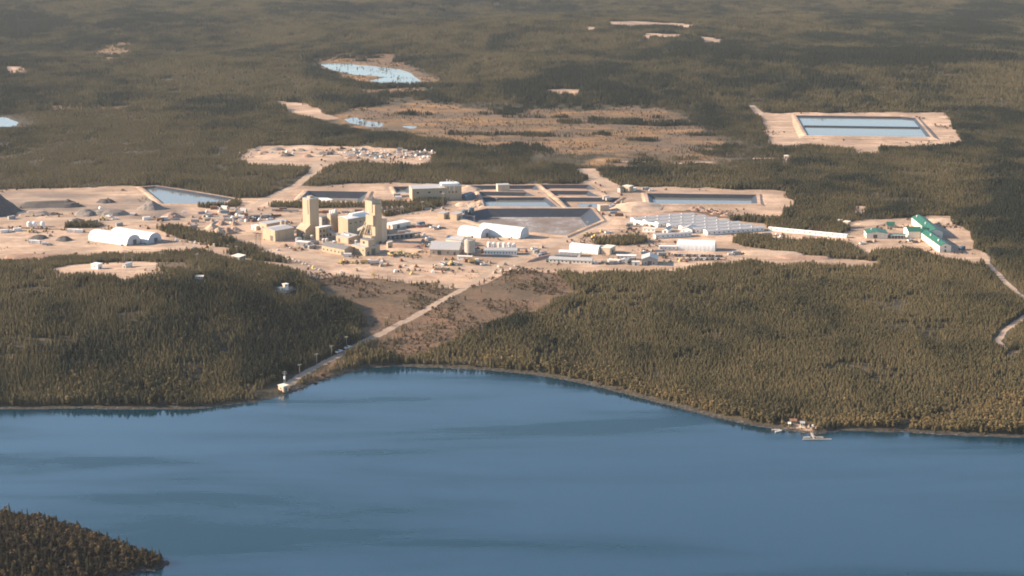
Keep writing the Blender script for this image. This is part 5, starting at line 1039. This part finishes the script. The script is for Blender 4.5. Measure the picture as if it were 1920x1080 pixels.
# scrap ground in the woods: single pieces for the big ones, litter for the rest
dp = [(520 + 300 * vrg.random() ** .6, 0) for _ in range(70)]
dp = [(u, 276 + (u - 500) * .022 + vrg.random() * (17 if u > 640 else 12)) for u, _ in dp]
cluster(['kt', 'kw', 'kr', 'kw', 'pd', 'ps', 'kt', 'kw', 'cg', 'pg'], dp, 'dumped on the scrap ground in the woods', 'on the scrap ground', None, .5)
cluster(['kt', 'kw'], [(450 + 20 * i, 289 + 1.2 * (i % 3) - i * .9) for i in range(5)], 'at the empty left end of the scrap ground', 'left end of the scrap ground')
for k in PROTO:
    if k not in used_proto: put(k, 415, 404, PROTO[k].name.split('.')[0].replace('_', ' ') + ' parked in the storage yard', None)
mb = MB(); lrg = random.Random(9)
for i in range(260):
    u = 640 + 165 * lrg.random(); v = 279 + (u - 640) * .03 + 17 * lrg.random(); x, y, z = at(u, v); s = .35 + .8 * lrg.random() ** 2; c, sn = math.cos(i), math.sin(i)
    P = [(x + c * a * s - sn * b * s * .7, y + sn * a * s + c * b * s * .7, z - .1 + w * s * (1 if a * b > 0 else .75)) for a in (-1, 1) for b in (-1, 1) for w in (0, 1.1)]
    for f in ((0, 1, 3, 2), (4, 6, 7, 5), (0, 4, 5, 1), (2, 3, 7, 6), (1, 5, 7, 3)): mb.face([P[q] for q in f], i % 4)
tag(link('debris', mb.mesh('debris', [WHITEP, RUST, GREYP, TIMBER])), 'scrap litter between the dumped pieces on the scrap ground', 'debris', None, 'stuff')
# ---------------------------------------------------------------- poles, wires, switchyard
def mk_pole(h, mat):
    r = thing('utility_pole', 'x', 'utility pole', (0, 0, -500)); part('pole', mat, r, lambda m: tube(m, (0, 0, -.5), (0, 0, h), .2, 7, .13)); boxpart('crossarm', mat, r, -1.2, 1.2, -.07, .07, h - 1.05, h - .9)
    part('insulator', WHITEP, r, lambda m: [tube(m, (x, 0, h - .85), (x, 0, h - .45), .1, 6) for x in (-1.15, -.5, .5, 1.15)]); return r
PALEW = plain('bleached_pole_timber', (.27, .235, .20), .9, .12, 1.); pole0 = mk_pole(7., PALEW); first = [True]; tops = {}
def pole(u, v, vt, label, group=None):
    o = pole0 if first[0] else copy_tree(pole0); first[0] = False; x, y, z = at(u, v); zt = 0
    h = (v - vt) * (v + 250) ** -1 * CH / CP ** 1 * .99; o.location = (x, y, z); s = h / 7.; o.scale = (.85, .85, s); o.rotation_euler = (0, 0, .5); o['label'] = label
    if group: o['group'] = group
    tops[(u, v)] = (x, y, z + h - .5); return (u, v)
line = [pole(*a, 'poles of the line along the gravel road') for a in ((562, 702, 681, 'utility pole nearest the shore pump house beside the gravel road'), (594, 681, 661, 'second utility pole up the gravel road from the lake'), (622, 666, 646, 'utility pole standing just behind the lower white pickup'), (650, 649, 629, 'utility pole standing right behind the higher white pickup'), (725, 608, 594, 'utility pole at the scrub bend halfway up the gravel road'), (766, 588, 571, 'highest utility pole on the gravel road in the cut-over strip'))]
sub = [pole(*a, 'poles of the line across the left woods') for a in ((302, 493, 473, 'utility pole at the right end of the substation clearing'), (370, 497, 475, 'utility pole in the woods between substation and open shed'), (428, 497, 475, 'utility pole just left of the pale open shed'), (444, 479, 460, 'utility pole behind the pale open shed'), (509, 491, 467, 'utility pole at the left yard edge by the line of stones'), (571, 462, 438, 'utility pole before the white roofed grey hut'))]
yard = [pole(*a) for a in ((792, 399, 376, 'utility pole in the shrubs between headframe and process plant'), (831, 388, 360, 'tall utility pole in front of the large process plant'), (889, 419, 404, 'utility pole at the left rim of the tailings basin'), (1101, 435, 414, 'utility pole below the right rim of the tailings basin'), (1210, 362, 350, 'utility pole right of the yellow pump house'), (752, 405, 386, 'utility pole at the switchyard'), (931, 385, 371, 'dark post at the edge of the settling pond'))]
def wire(a, b, label):
    mb = MB(); p, q = Vector(tops[a]), Vector(tops[b])
    for o in (-.9, .9):
        P = [p.lerp(q, t / 8) + Vector((o * .8, o * .6, -2.2 * 4 * (t / 8) * (1 - t / 8))) for t in range(9)]
        for i in range(8): tube(mb, P[i], P[i + 1], .03, 3)
    tag(link('power_line', mb.mesh('power_line', STEELD)), label, 'power line')
wire(yard[5], yard[0], 'thin wires from the switchyard pole to the shrub pole'); wire(yard[0], yard[2], 'thin wires running from the shrub pole to the tailings basin')
wire(line[0], line[1], 'wires between the two poles nearest the shore'); wire(line[1], line[2], 'wires between second pole and the pole at the lower pickup'); wire(line[2], line[3], 'wires between the poles behind the two pickups'); wire(line[4], line[5], 'wires between the two upper poles in the cut-over strip')
x, y, z = at(534.3, 722); t = thing('transformer_tower', 'steel mast with a white transformer above the shore pump house', 'tower', (x, y, z)); part('mast', STEEL, t, lambda m: [tube(m, (sx * .5, sy * .5, -.5), (sx * .2, sy * .2, 8.6), .09, 5) for sx in (-1, 1) for sy in (-1, 1)] + [box(m, -.5, .5, -.5, .5, 1.6 * k, 1.6 * k + .1) for k in range(1, 5)]); part('transformer', WHITEP, t, lambda m: tube(m, (0, -.7, 4), (0, -.7, 5.6), .6, 10)); boxpart('crossarm', STEEL, t, -1.6, 1.6, -.1, .1, 7.2, 7.45); boxpart('crossarm', STEEL, t, -1.2, 1.2, -.1, .1, 8.2, 8.4)
for i, (u, v, hh, lab) in enumerate(((236, 492, 9, 'left lattice mast on the substation clearing'), (250, 493, 7.5, 'right lattice mast on the substation clearing'), (190, 493.5, 5, 'short white lattice mast behind the white substation hut'))):
    x, y, z = at(u, v); tt = thing('lattice_mast', lab, 'mast', (x, y, z), 0, 'masts of the substation'); part('leg', PALEW, tt, lambda m: [tube(m, (s * .9, 0, -.4), (s * .7, 0, hh), .13, 5) for s in (-1, 1)]); part('crossarm', PALEW, tt, lambda m: [box(m, -1.6, 1.6, -.1, .1, hh - .3, hh), box(m, -1.2, 1.2, -.1, .1, hh * .7, hh * .7 + .2)]); part('brace', PALEW, tt, lambda m: [tube(m, (-.85, 0, hh * .25 * k), (.8, 0, hh * .25 * (k + 1)), .06, 4) for k in range(4)])
for i, u in enumerate((480.5, 487.5)):
    x, y, z = at(u, 463 + i); tt = thing('trestle_bent', ['left', 'right'][i] + ' leg frame of the tall dark trestle before the tan sheds', 'trestle', (x, y, z), 0, 'dark trestle before the tan sheds'); part('leg', STEELD, tt, lambda m: [tube(m, (s * .8, 0, -.4), (s * .5, 0, 11), .16, 5) for s in (-1, 1)]); part('cap', STEELD, tt, lambda m: box(m, -2.2, 2.2, -.3, .3, 11, 11.4)); part('brace', STEELD, tt, lambda m: [tube(m, (-.75, 0, 2.7 * k), (.65, 0, 2.7 * (k + 1)), .08, 4) for k in range(4)])
x, y, z = at(736, 401); t = thing('switchyard', 'rust coloured steel switchyard frames behind the right headframe', 'switchyard', (x, y, z), .2)
for k in range(5): part('gantry', RUST if k % 2 else PALEW, t, lambda m: [tube(m, (-9 + 4.5 * k, -3, -.4), (-9 + 4.5 * k, -3, 6.), .16, 5), tube(m, (-9 + 4.5 * k, 5, -.4), (-9 + 4.5 * k, 5, 6.5), .16, 5), box(m, -9.2 + 4.5 * k, -8.8 + 4.5 * k, -3, 5, 5.6, 5.9)])
part('busbar', STEEL, t, lambda m: [tube(m, (-10, -3 + 4 * j, 5.2), (10, -3 + 4 * j, 5.2), .09, 5) for j in range(3)]); boxpart('transformer', GREYP, t, -7, -3.5, -1, 2, 0, 3.2); boxpart('transformer', GREYP, t, 3, 6, -1, 2, 0, 2.8)
# pipe rack right of the headframe
x, y, z = at(722, 451); x2, y2, z2 = at(790, 444); L = math.hypot(x2 - x, y2 - y); t = thing('pipe_rack', 'long pipe rack on white posts right of the right headframe', 'pipe rack', (x, y, min(z, z2)), math.atan2(y2 - y, x2 - x))
for k in range(8): part('post', WHITEP, t, lambda m: [tube(m, (L * (k + .3) / 8, s, -.5), (L * (k + .3) / 8, s, 3.6), .16, 5) for s in (0, 2.2)])
part('deck', STEELD, t, lambda m: box(m, 0, L, -.2, 4.4, 3.0, 3.3)); part('pipe', CONC, t, lambda m: [tube(m, (0, .3 + .9 * j, 3.65), (L, .3 + .9 * j, 3.65), .3, 8) for j in range(3)]); part('shade_panel', BLUES, t, lambda m: box(m, 2, L - 4, 4., 4.25, -.4, 3.))  # blue panel added as the dark band of shade under the rack
# ---------------------------------------------------------------- docks and boats
DOCKW = plain('pale_dock_timber', (.46, .39, .32), .85, .12, 1.2)
ax, ay = [float(v) for v in unp(1505.5, 823.5, .3)]; bx, by = [float(v) for v in unp(1559.5, 823.3, .3)]; L = bx - ax
t = thing('floating_dock', 'long pale floating dock lying off the sandy boat landing', 'dock', (ax, ay, 0)); boxpart('deck', DOCKW, t, 0, L, 0, .9, -.15, .28); part('float', STEEL, t, lambda m: [box(m, L * k / 6, L * k / 6 + 1, .1, .8, -.5, -.17) for k in range(6)])
part('railing', DOCKW, t, lambda m: [box(m, 2 + 1.1 * k, 2.08 + 1.1 * k, .75, .85, .28, 1.3) for k in range(9)] + [box(m, 2, 11.2, .75, .85, 1.2, 1.3), box(m, 2, 11.2, .75, .85, .7, .8)]); part('gangway', DOCKW, t, lambda m: (m.face([(5.4, .8, .3), (6.4, .8, .3), (6.4, 9, 1.), (5.4, 9, 1.)]), [tube(m, (a, 1., 1.1), (a, 9, 1.9), .05, 4) for a in (5.4, 6.4)], tube(m, (5., 3, 2.2), (8., 1.5, .6), .12, 4), tube(m, (5., 3, 2.2), (4, 1.5, .6), .12, 4)))
part('mooring_frame', DOCKW, t, lambda m: [box(m, 8 + .8 * k, 8.2 + .8 * k, 1.6, 4.2, .3, .5) for k in range(5)] + [box(m, 8, 11.4, 4.1, 4.3, .2, .5)])
def mk_boat(label, u, v, rz, s):
    x, y = [float(q) for q in unp(u, v, 0)]; t = thing('motor_boat', label, 'boat', (x, y, 0.05), rz); t.scale = (s, s, s)
    def hull(m):
        st = [(-2.4, .85, 0), (-1., .95, 0), (.8, .9, .05), (1.9, .55, .15), (2.6, .02, .3)]
        for i in range(4):
            (a, w, e), (b, w2, e2) = st[i], st[i + 1]
            for q in (-1, 1): m.face([(a, q * w, .6 + e), (b, q * w2, .6 + e2), (b, q * w2 * .6, -.2), (a, q * w * .6, -.2)]); m.face([(a, q * w, .6 + e), (b, q * w2, .6 + e2), (b, q * w2 * .8, .45 + e2), (a, q * w * .8, .45 + e)][::-1])
            m.face([(a, -w * .8, .25), (b, -w2 * .8, .25), (b, w2 * .8, .25), (a, w * .8, .25)])
        m.face([(-2.4, -.85, .6), (-2.4, .85, .6), (-2.4, .5, -.2), (-2.4, -.5, -.2)])
    part('hull', WHITEP, t, hull); part('seat', DOCKW, t, lambda m: [box(m, -1.5, -1.1, -.8, .8, .4, .5), box(m, .2, .6, -.75, .75, .4, .5)]); boxpart('motor', STEELD, t, -2.75, -2.45, -.2, .2, 0, 1.)
mk_boat('small white boat at the short jetty left of the landing', 1459, 809.5, .4, .9); mk_boat('small white boat moored at the left end of the floating dock', 1512, 821, .1, .7)
ax, ay = [float(v) for v in unp(1447, 806.5, .3)]; t = thing('jetty', 'short timber jetty left of the sandy boat landing', 'jetty', (ax, ay, 0)); boxpart('deck', DOCKW, t, 0, 4.5, -.6, .8, .4, .6); part('post', TIMBER, t, lambda m: [tube(m, (a, b, -.8), (a, b, 1.1), .1, 5) for a in (.2, 2.2, 4.3) for b in (-.6, .8)])
# boulders along the waterline
# ---------------------------------------------------------------- more yard clutter, spot by spot
def spread(u0, u1, v0, v1, n, seed):
    g = random.Random(seed); return [(u0 + (u1 - u0) * g.random(), v0 + (v1 - v0) * g.random()) for _ in range(n)]
cluster(['kt', 'ps', 'kr', 'cg', 'kw', 'pd'], spread(556, 600, 449, 470, 9, 1), 'between the left headframe and the long low tan building', 'below the left headframe', .4, 1.5)
cluster(['ps', 'pu', 'kt', 'kw', 'cg'], spread(716, 800, 436, 446, 12, 2), 'behind the pipe rack right of the headframe', 'behind the pipe rack', .2, .5)
cluster(['kt', 'kr', 'pw', 'ps'], spread(786, 815, 446, 474, 8, 3), 'left of the beige shop with the pale roof', 'left of the beige shop', .6, 1.)
cluster(['kr', 'kt', 'ps', 'cg', 'kw'], spread(872, 975, 466, 472, 10, 4), 'among the white tanks above the long hut', 'around the white tanks', .2, .6)
cluster(['kt', 'pw', 'cg', 'kr', 'ps'], spread(985, 1020, 462, 484, 8, 5), 'on the road shoulder right of the longer white tent', 'right of the longer white tent', .8, .8)
cluster(['pd', 'kt', 'kw', 'pg', 'cg'], spread(1118, 1200, 486, 498, 11, 6), 'between the long office and the grey gabled workshop', 'by the grey gabled workshop', .2, .8)
cluster(['kt', 'kr', 'cg', 'ps', 'kw', 'pd'], spread(1205, 1262, 470, 480, 10, 7), 'left of the low trailer by the broad tent', 'left of the broad tent', .4, 1.)
cluster(['cg', 'kt', 'pw', 'pu', 'kr', 'ps', 'kw'], spread(380, 520, 402, 420, 22, 8), 'littering the open ground left of the round bins', 'left of the round bins', .3, 1.5)
cluster(['kt', 'kr', 'ps', 'kw', 'cg'], spread(330, 395, 395, 430, 12, 9), 'between the sandy heaps and the tree strip', 'between sandy heaps and tree strip', .3, 1.5)
cluster(['kt', 'ld', 'kr', 'pw', 'cg'], spread(20, 320, 405, 445, 16, 10), 'spaced out over the left stockpile yard', 'over the left stockpile yard', .3, 1.5)
cluster(['kr', 'kt', 'ps'], spread(768, 835, 386, 398, 7, 11), 'above the two yellow walled sheds', 'above the yellow walled sheds', .5, .6)
cluster(['kt', 'kr', 'cg', 'pw'], spread(1135, 1180, 362, 392, 9, 12), 'on the slope between tailings ponds and pump house', 'slope by the pump house', .6, 1.)
cluster(['kt', 'kw', 'ps', 'cg'], spread(1430, 1480, 440, 447, 6, 13), 'beside the left end of the long covered walkway', 'by the covered walkway', .1, .5)
cluster(['kt', 'bo', 'kr'], spread(690, 920, 484, 506, 18, 14), 'dotted over the wide sand apron before the plant', 'on the sand apron', .3, 1.5)
for i, (u, v, rr, hh) in enumerate(((607, 455, 1.5, 3.), (613, 456.5, 1.2, 4.), (627, 458, 1.6, 2.6), (668, 461, 1.2, 4.4), (690, 446, 1.4, 3.6), (585, 449, 1.3, 3.4))):
    x, y, z = at(u, v); tt = thing('steel_tank', ['squat steel tank at the right foot of the transfer house', 'slim steel tank beside the squat one at the transfer house', 'low steel tank left of the crusher house', 'slim steel tank in front of the crusher house corner', 'steel tank at the back leg of the right headframe', 'steel tank at the foot of the left headframe'][i], 'tank', (x, y, z))
    part('shell', STEEL, tt, lambda m: tube(m, (0, 0, -.3), (0, 0, hh), rr, 14)); part('lid', WHITEP, tt, lambda m: m.cone((0, 0, hh), (0, 0, hh + .5), rr * 1.04, .1, 14)); part('pipe', STEEL, tt, lambda m: tube(m, (rr + .2, 0, 0), (rr + .2, 0, hh + .4), .12, 6))
p0, p1 = at(604, 447), at(636, 452); v_ = Vector(p1) - Vector(p0); t = thing('conveyor', 'covered inclined conveyor linking the ore bin and the crusher house', 'conveyor', p0, math.atan2(v_.y, v_.x)); Lc = v_.xy.length
part('gallery', GREYW, t, lambda m: [m.face([(0, s, 8.), (Lc, s, 3.5), (Lc, s, 5.3), (0, s, 9.8)][::int(s)]) for s in (-1., 1.)] + [m.face([(0, -1, 9.8), (Lc, -1, 5.3), (Lc, 1, 5.3), (0, 1, 9.8)]), m.face([(0, 1, 8.), (Lc, 1, 3.5), (Lc, -1, 3.5), (0, -1, 8.)])]); part('leg', STEELD, t, lambda m: [tube(m, (Lc * f, s, -.5), (Lc * f, s, 8 - 4.5 * f), .15, 5) for f in (.25, .7) for s in (-.9, .9)])

for i in range(16):
    g = random.Random(50 + i); u = 470 + 21 * i + 8 * g.random(); v = 279 + .02 * (u - 470) + (13 if u < 620 else 15) * g.random()
    heap('rubble pile in the scatter of piles on the scrap ground in the woods', u, v, 5 + 5 * g.random(), 4 + 3 * g.random(), 1.6 + 1.8 * g.random(), [SANDP, REDS, ROCKG, ROCKD][i % 4], 0, 200 + i, .3, 'rubble_pile', 'rubble', 'rubble piles on the scrap ground')
HAZE = 0.000028
# ---------------------------------------------------------------- air
hz = bpy.data.meshes.new('haze'); x0, x1, y0, y1, z0, z1 = -9000, 9000, -600, 14000, -60, 420
hz.from_pydata([(x, y, z) for x in (x0, x1) for y in (y0, y1) for z in (z0, z1)], [], [(0, 1, 3, 2), (4, 6, 7, 5), (0, 4, 5, 1), (2, 3, 7, 6), (0, 2, 6, 4), (1, 5, 7, 3)])
hm = bpy.data.materials.new('haze'); hm.use_nodes = True; nt = hm.node_tree; nt.nodes.remove(nt.nodes['Principled BSDF'])
pv = nt.nodes.new('ShaderNodeVolumePrincipled'); pv.inputs['Color'].default_value = (.80, .88, .96, 1); pv.inputs['Density'].default_value = HAZE; pv.inputs['Anisotropy'].default_value = .2
nt.links.new(pv.outputs[0], nt.nodes['Material Output'].inputs['Volume']); hm.cycles.homogeneous_volume = True
hz.materials.append(hm); ho = bpy.data.objects.new('haze', hz); COL.objects.link(ho); ho['kind'] = 'stuff'; ho['label'] = 'thin blue haze in the air over the whole valley'
